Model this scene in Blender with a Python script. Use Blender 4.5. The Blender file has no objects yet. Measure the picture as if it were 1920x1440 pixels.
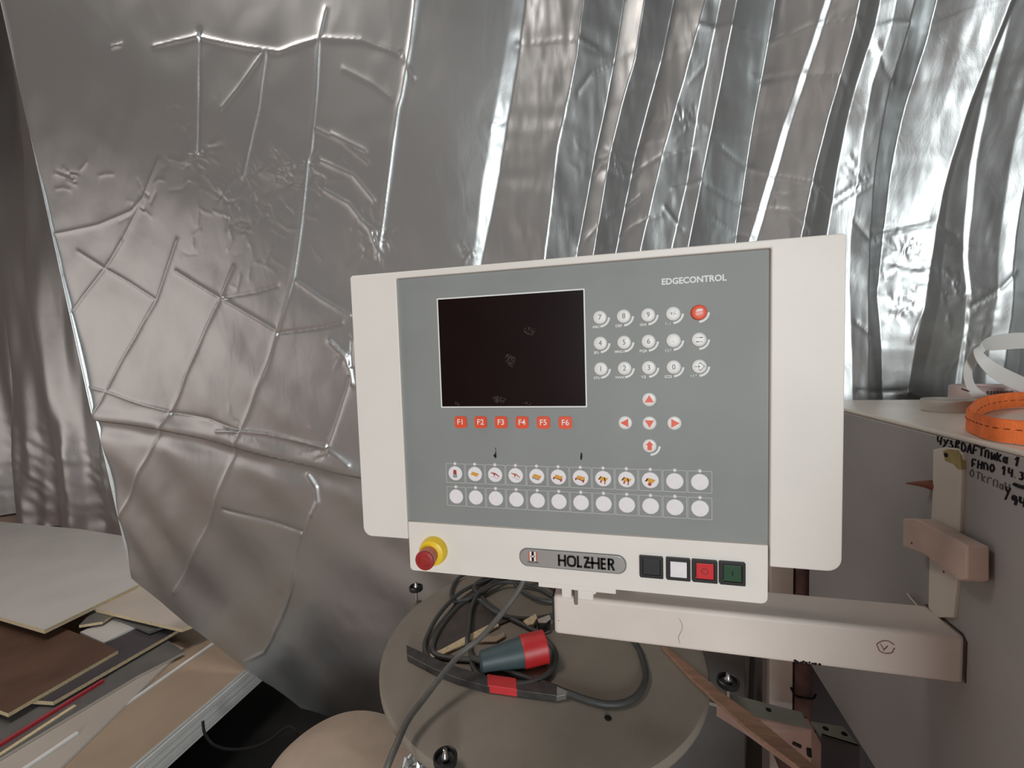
import bpy, math, random
import numpy as np
from mathutils import Vector, Matrix
R = math.radians
random.seed(7)
rng = np.random.default_rng(11)
sc = bpy.context.scene
COL = sc.collection

# ------------------------------------------------------------------ camera
FPX, YAW, PITCH, ROLL = 806.879, -.242047, -.060719, .0314515
CAM = np.array([0.0, -.59, 1.5])
def cam_axes():
    cy, sy = math.cos(YAW), math.sin(YAW)
    F = np.array([sy*math.cos(PITCH), cy*math.cos(PITCH), math.sin(PITCH)])
    r = np.array([cy, -sy, 0.0]); d = np.cross(F, r)
    r2 = math.cos(ROLL)*r + math.sin(ROLL)*d
    d2 = -math.sin(ROLL)*r + math.cos(ROLL)*d
    return np.stack([r2, d2, F])
CM = cam_axes()
cd = bpy.data.cameras.new('camera'); cam = bpy.data.objects.new('camera', cd); COL.objects.link(cam)
cd.sensor_width = 36; cd.lens = 36*FPX/1920; cd.clip_start = .02
mw = Matrix(((CM[0][0], -CM[1][0], -CM[2][0], CAM[0]), (CM[0][1], -CM[1][1], -CM[2][1], CAM[1]),
             (CM[0][2], -CM[1][2], -CM[2][2], CAM[2]), (0, 0, 0, 1)))
cam.matrix_world = mw
sc.camera = cam

def on(ax, c, x, y):
    """the point of the plane (axis ax = c) that the photograph shows at pixel x, y"""
    d = np.array([(x-960)/FPX, (y-720)/FPX, 1.0]) @ CM
    return CAM + d*(c-CAM[ax])/d[ax]

# ------------------------------------------------------------------ world, lamps, exposure
w = bpy.data.worlds.new('world'); sc.world = w; w.use_nodes = True
bgn = w.node_tree.nodes['Background']
bgn.inputs[0].default_value = (1.0, .79, .70, 1); bgn.inputs[1].default_value = .11
def area(name, loc, to, sx, sy, power, col):
    l = bpy.data.lights.new(name, 'AREA'); l.shape = 'RECTANGLE'; l.size = sx; l.size_y = sy
    l.energy = power; l.color = col
    o = bpy.data.objects.new(name, l); COL.objects.link(o); o.location = loc
    o.rotation_euler = (Vector(to)-Vector(loc)).to_track_quat('-Z', 'Y').to_euler()
    return o
area('window_daylight', (.95, -4.5, 1.8), (-.05, .3, 1.35), .95, 1.6, 138, (.93, .99, 1.0))
area('overhead_fill_light', (-2.2, .1, 4.1), (-1.75, .05, .4), 2.2, .7, 64, (1.0, .91, .85))  # unseen fill added overhead to lift the boards, clear of foil reflections
area('left_fill_light', (-6.2, -2.3, 1.25), (-1.5, .6, .8), 3.8, 2.4, 31, (1.0, .88, .82))  # unseen fill added at far left to brighten the foil on that side
sc.view_settings.view_transform = 'Standard'; sc.view_settings.look = 'None'
sc.view_settings.gamma = 1; sc.view_settings.exposure = 0.0
try: sc.view_settings.use_curve_mapping = False
except Exception: pass

# ------------------------------------------------------------------ materials
MATS = {}
def mat(name, col, rough=.5, metal=0.0, var=.06, scale=30, bump=0.0, bscale=200, col2=None, spec=.5, alpha=None, trans=0.0, stretch=None, coat=0.0, vmask=None):
    if name in MATS: return MATS[name]
    m = bpy.data.materials.new(name); m.use_nodes = True
    nt = m.node_tree; b = nt.nodes['Principled BSDF']
    b.inputs['Roughness'].default_value = rough; b.inputs['Metallic'].default_value = metal
    b.inputs['Specular IOR Level'].default_value = spec
    if trans: b.inputs['Transmission Weight'].default_value = trans
    if coat: b.inputs['Coat Weight'].default_value = coat
    tc = nt.nodes.new('ShaderNodeTexCoord')
    src = tc.outputs['Object']
    if stretch:
        mp = nt.nodes.new('ShaderNodeMapping'); mp.inputs['Scale'].default_value = stretch
        nt.links.new(src, mp.inputs[0]); src = mp.outputs[0]
    n = nt.nodes.new('ShaderNodeTexNoise'); n.inputs['Scale'].default_value = scale; n.inputs['Detail'].default_value = 5
    nt.links.new(src, n.inputs['Vector'])
    cr = nt.nodes.new('ShaderNodeValToRGB')
    c1 = col2 if col2 else tuple(c*(1-var*2) for c in col)
    lo, hi = vmask if vmask else (.3, .65)
    cr.color_ramp.elements[0].position = lo; cr.color_ramp.elements[1].position = hi
    cr.color_ramp.elements[0].color = (*c1, 1); cr.color_ramp.elements[1].color = (*col, 1)
    nt.links.new(n.outputs[0], cr.inputs[0]); nt.links.new(cr.outputs[0], b.inputs['Base Color'])
    if bump:
        n2 = nt.nodes.new('ShaderNodeTexNoise'); n2.inputs['Scale'].default_value = bscale; n2.inputs['Detail'].default_value = 3
        bp = nt.nodes.new('ShaderNodeBump'); bp.inputs['Strength'].default_value = bump; bp.inputs['Distance'].default_value = .002
        nt.links.new(src, n2.inputs['Vector']); nt.links.new(n2.outputs[0], bp.inputs['Height']); nt.links.new(bp.outputs[0], b.inputs['Normal'])
    MATS[name] = m
    return m

M_white = mat('cream_painted_metal', (.80, .755, .70), .45, var=.03, scale=6, bump=.05, bscale=600)
M_grey = mat('grey_membrane', (.262, .272, .264), .55, var=.05, scale=9, bump=.12, bscale=1400)
M_print = mat('white_print', (.80, .80, .78), .6, var=.02)
M_key = mat('white_key', (.80, .785, .76), .42, var=.03, scale=60)
M_pad = mat('matt_white_key', (.84, .80, .82), .65, var=.03, scale=120)
M_red = mat('orange_red_key', (.80, .085, .03), .42, var=.04)
M_legend = mat('grey_legend', (.17, .17, .17), .6)
M_screen = mat('dark_screen', (.010, .0035, .004), .35, spec=.10, col2=(.013, .005, .005), scale=9)
M_smudge = mat('screen_smudge', (.075, .062, .06), .9, spec=.0, col2=(.012, .005, .005), scale=300, vmask=(.4, .7))
M_black = mat('black_plastic', (.012, .012, .013), .4, var=.1)
M_blackcap = mat('black_cap', (.016, .017, .019), .5)
M_bred = mat('red_cap', (.62, .018, .022), .4, var=.03)
M_bgreen = mat('green_cap', (.008, .06, .022), .4)
M_dred = mat('dark_red', (.30, .015, .02), .5)
M_yellow = mat('yellow_collar', (.88, .60, .02), .4, var=.04, scale=40)
M_ered = mat('emergency_red', (.36, .022, .02), .45, var=.1, scale=80)
M_epink = mat('emergency_neck', (.60, .20, .17), .5, var=.1)
M_badge = mat('silver_badge', (.37, .36, .35), .35, metal=.35, var=.03, bump=.1, bscale=900)
M_ink = mat('black_ink', (.008, .008, .008), .5, spec=.2)
M_marker = mat('marker_ink', (.016, .015, .02), .6, spec=.2, var=.3, scale=90)
M_paint = mat('grey_machine_paint', (.36, .345, .335), .5, var=.07, scale=5, bump=.15, bscale=700)
M_arm = mat('cream_arm_paint', (.74, .66, .60), .5, var=.05, scale=8, bump=.06, bscale=500)
M_top = mat('cream_worktop', (.70, .65, .57), .4, var=.05, scale=8)
M_orange = mat('orange_webbing', (.98, .22, .05), .7, var=.12, scale=60, bump=.5, bscale=900)
M_stitch = mat('dark_stitch', (.10, .015, .01), .8)
M_trans = mat('translucent_edging', (.80, .79, .76), .35, trans=.35, var=.02, scale=20)
M_cloudy = mat('clear_edging', (.78, .75, .68), .25, trans=.45, var=.03, scale=20)
M_label = mat('printed_wrap', (.56, .44, .42), .6, var=.05)
M_plat = mat('platform_paint', (.24, .208, .168), .6, var=.09, scale=7, bump=.12, bscale=500)
M_cable = mat('rubber_cable', (.055, .055, .052), .55, var=.12, scale=50)
M_cable2 = mat('grey_cable', (.105, .10, .092), .5, var=.1, scale=50)
M_plug = mat('slate_plug', (.055, .085, .092), .5, var=.08)
M_plugred = mat('red_plug', (.50, .020, .022), .45, var=.06)
M_steel = mat('dark_bar_steel', (.075, .07, .068), .45, metal=.4, var=.2, scale=60, bump=.2, bscale=300)
M_bright = mat('bright_steel', (.55, .54, .53), .3, metal=.9)
M_tape = mat('red_tape', (.60, .035, .04), .5, var=.05)
M_scrap = mat('brown_laminate_scrap', (.075, .058, .05), .45, var=.15)
M_paleedge = mat('pale_chipboard_edge', (.72, .58, .36), .7, var=.15, scale=140, bump=.4, bscale=700)
M_batten = mat('orange_wood', (.34, .19, .125), .6, var=.18, scale=20, stretch=(1, 8, 8))
M_pink = mat('pink_primer', (.40, .25, .20), .6, var=.12, scale=16)
M_rail = mat('green_grey_steel', (.20, .20, .165), .55, var=.12, scale=20)
M_rust = mat('rusty_pipe', (.16, .085, .07), .6, var=.3, scale=26)
M_rust2 = mat('rust_spike', (.28, .10, .06), .7, var=.3, scale=60)
M_sack = mat('beige_sackcloth', (.46, .36, .28), .85, var=.07, scale=10, bump=.3, bscale=900)
M_lgrey = mat('light_grey_laminate', (.50, .49, .47), .45, var=.05, scale=4, bump=.08, bscale=800)
M_beige = mat('beige_laminate', (.46, .41, .36), .5, var=.06, scale=5)
M_brown = mat('dark_brown_laminate', (.105, .055, .035), .45, var=.18, scale=5)
M_violet = mat('dark_violet_laminate', (.055, .047, .055), .45)
M_dgrey = mat('dark_grey_laminate', (.12, .115, .11), .5)
M_redb = mat('red_edging', (.42, .035, .05), .5, var=.08)
M_tan = mat('tan_laminate', (.40, .30, .215), .45, var=.08, scale=4)
M_whiteb = mat('white_panel', (.74, .74, .72), .4, var=.03)
M_floor = mat('pale_bounce_concrete', (.60, .44, .385), .85, var=.2, scale=3, bump=.3, bscale=60)  # kept pale pink so the floor bounces light up onto the foil
M_wall = mat('dim_plaster', (.16, .14, .13), .85, var=.1, scale=4)
M_icon_o = mat('icon_orange', (.72, .36, .05), .6); M_icon_r = mat('icon_red', (.42, .045, .03), .6)
M_icon_g = mat('icon_grey', (.30, .32, .31), .6)
M_emb = mat('emblem_orange', (.62, .12, .05), .5)

def foil_material():
    m = bpy.data.materials.new('silver_foil'); m.use_nodes = True
    nt = m.node_tree; b = nt.nodes['Principled BSDF']
    b.inputs['Base Color'].default_value = (.505, .52, .522, 1); b.inputs['Metallic'].default_value = .92
    b.inputs['Roughness'].default_value = .39
    tc = nt.nodes.new('ShaderNodeTexCoord')
    mp = nt.nodes.new('ShaderNodeMapping'); mp.inputs['Scale'].default_value = (1.0, 1.0, .45)
    nt.links.new(tc.outputs['Object'], mp.inputs[0])
    n1 = nt.nodes.new('ShaderNodeTexNoise'); n1.inputs['Scale'].default_value = 16; n1.inputs['Detail'].default_value = 6; n1.inputs['Distortion'].default_value = .6
    n2 = nt.nodes.new('ShaderNodeTexNoise'); n2.inputs['Scale'].default_value = 900; n2.inputs['Detail'].default_value = 2
    nt.links.new(mp.outputs[0], n1.inputs['Vector']); nt.links.new(tc.outputs['Object'], n2.inputs['Vector'])
    b1 = nt.nodes.new('ShaderNodeBump'); b1.inputs['Strength'].default_value = .22; b1.inputs['Distance'].default_value = .006
    b2 = nt.nodes.new('ShaderNodeBump'); b2.inputs['Strength'].default_value = .10; b2.inputs['Distance'].default_value = .001
    nt.links.new(n1.outputs[0], b1.inputs['Height']); nt.links.new(n2.outputs[0], b2.inputs['Height'])
    nt.links.new(b1.outputs[0], b2.inputs['Normal']); nt.links.new(b2.outputs[0], b.inputs['Normal'])
    return m
M_foil = foil_material()

# ------------------------------------------------------------------ object helpers
class MB:
    def __init__(s): s.v = []; s.f = []
    def add(s, vs, fs):
        k = len(s.v); s.v += [tuple(float(c) for c in p) for p in vs]; s.f += [tuple(i+k for i in f) for f in fs]; return s
    def box(s, x0, x1, y0, y1, z0, z1):
        return s.add([(x0,y0,z0),(x1,y0,z0),(x1,y1,z0),(x0,y1,z0),(x0,y0,z1),(x1,y0,z1),(x1,y1,z1),(x0,y1,z1)],
                     [(3,2,1,0),(4,5,6,7),(0,1,5,4),(1,2,6,5),(2,3,7,6),(3,0,4,7)])
    def prism(s, poly, d, bottom=None):
        """poly: 3-D points (counter-clockwise seen against d); extruded by vector d"""
        n = len(poly); d = np.array(d, float)
        a = [np.array(p, float) for p in poly]
        return s.add(a+[p+d for p in a], [tuple(range(n))[::-1], tuple(range(n, 2*n))]+[(i, (i+1) % n, n+(i+1) % n, n+i) for i in range(n)])
    def ring(s, outer, inner, d):
        n = len(outer); d = np.array(d, float)
        o = [np.array(p, float) for p in outer]; i_ = [np.array(p, float) for p in inner]
        vs = o+i_+[p+d for p in o]+[p+d for p in i_]
        fs = []
        for k in range(n):
            j = (k+1) % n
            fs += [(k, j, n+j, n+k), (2*n+k, 3*n+k, 3*n+j, 2*n+j), (k, 2*n+k, 2*n+j, j), (n+k, n+j, 3*n+j, 3*n+k)]
        return s.add(vs, fs)
    def lathe(s, prof, o, axis='z', n=32, caps=True):
        """prof: (radius, height) pairs along the axis"""
        vs = []
        for r, h in prof:
            for i in range(n):
                a = 2*math.pi*i/n; c, q = r*math.cos(a), r*math.sin(a)
                vs.append({'z': (o[0]+c, o[1]+q, o[2]+h), 'y': (o[0]+c, o[1]-h, o[2]+q), 'x': (o[0]+h, o[1]+c, o[2]+q)}[axis])
        fs = []
        for j in range(len(prof)-1):
            for i in range(n):
                k = (i+1) % n; fs.append((j*n+i, j*n+k, (j+1)*n+k, (j+1)*n+i))
        if caps: fs += [tuple(range(n))[::-1], tuple(range((len(prof)-1)*n, len(prof)*n))]
        return s.add(vs, fs)
    def tube(s, pts, r, n=10, smooth=6, closed=False, r2=None):
        P = spline(pts, smooth) if smooth else [np.array(p, float) for p in pts]
        m = len(P); vs = []
        up = None
        for i, p in enumerate(P):
            t = P[min(i+1, m-1)]-P[max(i-1, 0)]; t = t/(np.linalg.norm(t)+1e-9)
            if up is None:
                up = np.array([0, 0, 1.0]) if abs(t[2]) < .9 else np.array([1.0, 0, 0])
            u = up-t*np.dot(up, t); u /= np.linalg.norm(u)+1e-9; up = u; v = np.cross(t, u)
            rr = r if r2 is None else r+(r2-r)*i/(m-1)
            for k in range(n):
                a = 2*math.pi*k/n; vs.append(p+rr*(math.cos(a)*u+math.sin(a)*v))
        fs = [(j*n+k, j*n+(k+1) % n, (j+1)*n+(k+1) % n, (j+1)*n+k) for j in range(m-1) for k in range(n)]
        fs += [tuple(range(n))[::-1], tuple(range((m-1)*n, m*n))]
        return s.add(vs, fs)
    def ribbon(s, A, B, th, smooth=6):
        """band between the edge curves A and B, th thick"""
        A = spline(A, smooth) if smooth else [np.array(p, float) for p in A]; B = spline(B, smooth) if smooth else [np.array(p, float) for p in B]
        m = min(len(A), len(B)); vs = []
        for i in range(m):
            t = A[min(i+1, m-1)]-A[max(i-1, 0)]; wv = B[i]-A[i]
            nn = np.cross(t, wv); nn = nn/(np.linalg.norm(nn)+1e-9)*th/2
            vs += [A[i]+nn, B[i]+nn, B[i]-nn, A[i]-nn]
        fs = [(4*i+k, 4*i+(k+1) % 4, 4*i+4+(k+1) % 4, 4*i+4+k) for i in range(m-1) for k in range(4)]
        fs += [(3, 2, 1, 0), (4*m-4, 4*m-3, 4*m-2, 4*m-1)]
        return s.add(vs, fs)
def spline(pts, k):
    P = [np.array(p, float) for p in pts]; out = []
    for i in range(len(P)-1):
        p0 = P[i-1] if i else 2*P[0]-P[1]; p1, p2 = P[i], P[i+1]; p3 = P[i+2] if i+2 < len(P) else 2*P[-1]-P[-2]
        for j in range(k):
            t = j/k; out.append(.5*((2*p1)+(-p0+p2)*t+(2*p0-5*p1+4*p2-p3)*t*t+(-p0+3*p1-3*p2+p3)*t**3))
    out.append(P[-1]); return out

WL = {}
def place(o, parent, loc):
    loc = np.array(loc, float); WL[o.name] = loc
    if parent is not None:
        o.parent = parent; o.location = loc-WL[parent.name]
    else: o.location = loc
def empty(name, loc, label=None, cat=None, group=None):
    o = bpy.data.objects.new(name, None); o.empty_display_size = .05; COL.objects.link(o); place(o, None, loc)
    tag(o, label, cat, group); return o
def tag(o, label=None, cat=None, group=None, kind=None):
    if label: o['label'] = label
    if cat: o['category'] = cat
    if group: o['group'] = group
    if kind: o['kind'] = kind
    return o
def mesh_of(name, mb, m, smooth=False):
    me = bpy.data.meshes.new(name); me.from_pydata(mb.v, [], mb.f); me.update()
    import bmesh
    bm = bmesh.new(); bm.from_mesh(me); bmesh.ops.recalc_face_normals(bm, faces=bm.faces); bm.to_mesh(me); bm.free()
    me.materials.append(m)
    if smooth:
        me.polygons.foreach_set('use_smooth', [True]*len(me.polygons))
        me.set_sharp_from_angle(angle=R(38))
    return me
def obj(name, mb, m, parent=None, loc=None, smooth=False, bevel=0, label=None, segs=2):
    """one mesh object; the mesh's points are world points, its origin is moved to loc"""
    if loc is None: loc = WL[parent.name] if parent is not None else np.mean(np.array(mb.v), 0)
    q = MB(); q.v = [tuple(np.array(p)-np.array(loc)) for p in mb.v]; q.f = mb.f
    o = bpy.data.objects.new(name, mesh_of(name, q, m, smooth)); COL.objects.link(o); place(o, parent, loc)
    if bevel:
        b = o.modifiers.new('bevel', 'BEVEL'); b.width = bevel; b.segments = segs; b.limit_method = 'ANGLE'; b.angle_limit = R(40); b.harden_normals = False
    if label: o['label'] = label
    return o
def inst(name, me, parent, loc, rot=None):
    o = bpy.data.objects.new(name, me); COL.objects.link(o); place(o, parent, loc)
    if rot: o.rotation_euler = rot
    return o
def rrect(x0, x1, z0, z1, r, y, n=6):
    """rounded rectangle in a plane Y = y; r: one radius or four (top-right, top-left, bottom-left, bottom-right)"""
    rs = r if isinstance(r, (tuple, list)) else (r,)*4
    out = []
    for (cx, cz, sx, sz, a0), q in zip(((x1, z1, -1, -1, 0), (x0, z1, 1, -1, 90), (x0, z0, 1, 1, 180), (x1, z0, -1, 1, 270)), rs):
        for k in range(n+1):
            a = R(a0+90*k/n); out.append((cx+sx*q+q*math.cos(a), y, cz+sz*q+q*math.sin(a)))
    return out
FONT_CACHE = {}
def text(body, size, x, z, y, m, parent, name='lettering', weight=0.0, sx=1.0, align='CENTER', depth=.0003, spacing=1.0, lift=0.0):
    cu = bpy.data.curves.new('t', 'FONT'); cu.body = body; cu.size = size; cu.align_x = align; cu.align_y = 'CENTER'
    cu.offset = weight; cu.extrude = depth/2; cu.space_character = spacing; cu.resolution_u = 3
    t = bpy.data.objects.new('t', cu); COL.objects.link(t)
    bpy.context.view_layer.update()
    me = bpy.data.meshes.new_from_object(t.evaluated_get(bpy.context.evaluated_depsgraph_get()))
    bpy.data.objects.remove(t); bpy.data.curves.remove(cu)
    me.transform(Matrix.Rotation(R(90), 4, 'X') @ Matrix.Diagonal((sx, 1, 1, 1)))
    me.name = name; me.materials.clear(); me.materials.append(m)
    return inst(name, me, parent, (x, y-lift, z))

# ------------------------------------------------------------------ setting
fl = obj('floor', MB().box(-7.5, 4.2, -5.5, 3.0, -.1, 0), M_floor); tag(fl, 'concrete floor coloured pale pink to bounce light onto the foil', 'floor', kind='structure')
ce = obj('ceiling', MB().box(-7.5, 4.2, -5.5, 3.0, 5.4, 5.5), M_wall); tag(ce, 'dim high workshop ceiling', 'ceiling', kind='structure')
wr = obj('wall_right', MB().box(3.2, 3.3, -5.5, 3.0, 0, 5.4), M_wall); tag(wr, 'dim plaster wall on the right', 'wall', kind='structure')
wb = obj('wall_back', MB().box(-7.5, 4.2, 2.9, 3.0, 0, 5.4), M_wall); tag(wb, 'dim plaster wall behind the silver sheets', 'wall', kind='structure')

# ------------------------------------------------------------------ silver tarpaulin
TY0, TILT = .66, .12
def ontarp(x, y):
    """photo pixel -> (X, Z) on the tarpaulin's mean plane  Y = TY0 - TILT (Z - 1.2)"""
    d = np.array([(x-960)/FPX, (y-720)/FPX, 1.0]) @ CM
    t = (TY0-TILT*(CAM[2]-1.2)-CAM[1])/(d[1]+TILT*d[2])
    p = CAM+d*t
    return p[0], p[2]
def vnoise(X, Z, s, seed):
    g = np.random.default_rng(seed).normal(size=(128, 128))
    x = X/s+40.3; z = Z/s+37.7; i = np.floor(x).astype(int); j = np.floor(z).astype(int); u = x-i; v = z-j
    u = u*u*(3-2*u); v = v*v*(3-2*v)
    q = lambda a, b: g[a % 128, b % 128]
    return (q(i, j)*(1-u)+q(i+1, j)*u)*(1-v)+(q(i, j+1)*(1-u)+q(i+1, j+1)*u)*v

def make_tarp():
    edge_px = [(3, 50), (20, 167), (33, 267), (50, 360), (67, 467), (94, 611), (120, 712), (146, 825), (172, 950), (190, 1023), (225, 1065), (263, 1095), (353, 1167), (400, 1203), (460, 1253), (510, 1290), (560, 1333), (667, 1362), (760, 1400)]
    E = np.array([ontarp(*p) for p in edge_px])
    E = np.vstack([[E[0][0]-.012, 3.3], E])
    ZT = 3.05
    xl = np.interp(-ZT, -E[:, 1], E[:, 0])
    xs = np.concatenate([np.arange(xl, -.1, .0040), np.arange(-.1, 1.40, .0020)])
    zb = np.interp(xs, E[:, 0], E[:, 1]); zb[xs > E[-1, 0]] = E[-1, 1]
    NR = 600
    t = np.linspace(0, 1, NR)[:, None]
    X = np.repeat(xs[None, :], NR, 0); Z = zb[None, :]+(np.minimum(ZT, 3.05)-zb[None, :])*t
    H = np.zeros_like(X)
    # slow billows
    H += .009*vnoise(X+.35*Z, Z*.6, .5, 1)+.0017*vnoise(X+.5*Z, Z*.7, .17, 2)+.0003*vnoise(X, Z, .05, 3)
    left = 1/(1+np.exp((X+.35)/.12))
    H += left*.0009*vnoise(X*.8-.6*Z, Z*.5+X*.3, .075, 5)
    # soft diagonal billows of the lower left
    H += left*.0042*np.sin((X*.75+Z*.62)*26+1.5*vnoise(X, Z, .5, 9))*np.clip((1.75-Z)/.5, 0, 1)
    # pressed-in packing creases
    def crease(px, A, wd, soft=False):
        P = [ontarp(*p) for p in px]
        for (x0, z0), (x1, z1) in zip(P[:-1], P[1:]):
            m = 6*wd
            c0 = np.searchsorted(xs, min(x0, x1)-m); c1 = np.searchsorted(xs, max(x0, x1)+m)
            if c1 <= c0: continue
            Xs, Zs = X[:, c0:c1], Z[:, c0:c1]
            L2 = (x1-x0)**2+(z1-z0)**2+1e-9
            q = np.clip(((Xs-x0)*(x1-x0)+(Zs-z0)*(z1-z0))/L2, 0, 1)
            d = np.hypot(Xs-x0-q*(x1-x0), Zs-z0-q*(z1-z0))
            h = A*(np.exp(-(d/wd)**2) if soft else np.exp(-d/wd))
            cur = C[:, c0:c1]
            C[:, c0:c1] = np.where(np.abs(h) > np.abs(cur), h, cur)
    lines = [
        ([(215,92),(233,87)],5),([(292,90),(330,80),(372,71),(395,77),(470,92),(500,95),(525,98),(600,74),(680,78),(748,102)],4),
        ([(970,82),(1050,90),(1120,105)],4),([(1305,67),(1365,70),(1440,72),(1520,68),(1590,85),(1675,80)],5),([(1715,60),(1850,45)],4),
        ([(612,20),(600,74),(592,170),(580,280),(573,300),(560,420),(548,520),(530,590),(521,620),(495,705),(454,810),(431,870),(390,985),(330,1110)],4),
        ([(500,95),(485,200),(475,240),(455,330)],4),([(500,95),(460,150),(418,205)],4),([(378,60),(376,180),(372,285)],-5),
        ([(225,450),(191,502),(127,589),(105,640)],4),([(300,300),(270,370),(225,450)],2.5),([(333,450),(310,510),(291,562),(259,615),(195,731),(154,825),(148,840)],4),
        ([(440,500),(416,559),(375,645),(319,772),(262,881),(200,1020)],4),([(660,640),(660,705),(619,840)],-4),([(600,933),(573,1000),(547,1107),(507,1200),(490,1227),(460,1240)],5),
        ([(85,440),(180,420),(245,395),(270,370)],3),([(140,470),(191,502),(240,530),(291,562)],4),([(330,508),(375,535),(416,559),(470,590),(521,620)],5),([(521,625),(600,615),(640,605)],-4),
        ([(416,559),(480,548),(520,535)],-3),([(555,528),(600,560),(655,592)],4.5),([(125,715),(195,735),(255,755),(319,772)],4),([(319,774),(390,785),(454,808)],-4.5),([(408,808),(460,808),(500,812),(619,838),(660,870)],5),
        ([(420,955),(490,972),(570,995)],-4.5),([(578,890),(596,912),(600,940),(588,965)],8),([(620,640),(650,670),(660,695),(664,720)],8),
        ([(780,0),(770,90),(755,180),(748,202),(734,289),(718,400),(705,480)],4.5),
        ([(645,130),(700,158),(735,185)],3),([(620,250),(685,283)],4),([(600,300),(660,327),(700,375)],4),([(605,355),(650,380),(690,430),(705,470)],4),([(670,410),(700,430),(712,470)],4),
        ([(757,110),(778,148)],4),([(590,240),(640,265),(690,305)],2.5),
        ([(1180,180),(1240,150)],3),([(1170,330),(1240,295)],4),([(1140,410),(1200,370)],5),([(1130,470),(1190,425),(1240,405)],4),([(1085,470),(1120,432)],5),
        ([(1150,120),(1110,150),(1085,190)],-5),([(1410,133),(1500,145),(1550,160),(1575,185)],-5),([(1355,270),(1400,290),(1460,320),(1540,360),(1560,375)],5),
        ([(1315,340),(1400,370),(1480,395),(1520,440)],4),([(1345,405),(1420,440)],-4),([(1580,90),(1610,120)],4),([(1620,110),(1640,150),(1662,170)],-5),
        ([(1563,375),(1600,350),(1635,338)],4.5),([(1570,388),(1635,345)],3.5),([(1598,415),(1628,447)],-5),
        ([(1640,430),(1700,420),(1745,410)],-5),([(1680,440),(1745,432)],4),([(1672,490),(1720,505)],-4),([(1590,730),(1650,735),(1690,731)],-5),([(1695,735),(1760,757)],4),
        ([(1762,420),(1800,440)],-4),([(1820,575),(1880,540),(1910,510)],-6),([(1700,640),(1712,600),(1730,560)],4),([(1595,605),(1625,630)],-5),([(1760,455),(1800,465),(1870,465)],3),
        ([(1320,130),(1290,165)],3),([(1290,212),(1330,240)],-3),([(1245,297),(1300,275)],4),([(1260,355),(1310,340)],4),([(1245,390),(1280,430)],5)]
    C = np.zeros_like(X)
    for px, a in lines:
        s = 1.0 if px[0][0] < 900 else .62
        crease(px, a*(.00108 if px[0][0] < 900 else .00075)*s, (.0054 if px[0][0] < 900 else .0042))
    # crumple clusters
    for cx, cy, n, sp, ln in ((365,285,26,70,34),(450,340,22,80,34),(545,310,26,60,30),(430,420,22,80,36),(590,330,14,60,30),(700,440,34,32,26),(500,420,14,60,26),(455,815,12,30,20),(620,845,14,40,24),(660,660,8,30,30),
                              (880,470,10,16,18),(930,230,10,18,18),(1700,470,40,40,26),(1680,560,26,30,22),(1600,330,12,30,22),(1480,400,16,60,26),(1780,560,24,50,28),(1290,230,18,50,26),(1140,300,16,36,26),
                              (130,330,8,30,30),(270,380,8,40,30),(1830,640,24,40,24),(100,600,8,20,20)):
        for _ in range(n):
            x = cx+rng.normal()*sp*.6; y = cy+rng.normal()*sp*.6; a = rng.normal()*.5+math.atan2(y-cy, x-cx) if rng.random() < .55 else rng.normal()*.5+.5
            L = ln*(.5+rng.random())
            bend = rng.normal()*.25*L
            crease([(x-L*math.cos(a)/2, y-L*math.sin(a)/2), (x-bend*math.sin(a)*.5, y+bend*math.cos(a)*.5), (x+L*math.cos(a)/2, y+L*math.sin(a)/2)],
                   (.0012 if cx < 900 else .0008)*rng.choice([1, 1, -1])*(.5+rng.random()), .0048 if cx < 900 else .0036)
    H += C
    # wide soft trough of the lower left
    C = np.zeros_like(X); crease([(130,795),(300,818),(440,852),(560,882),(690,912)], -.010, .034, True); crease([(140,775),(300,796),(440,828),(560,858),(690,885)], .008, .03, True); H += C
    # hanging pleats of the right side: every strip between two fold lines leans its own way
    T = -160; 
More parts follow.
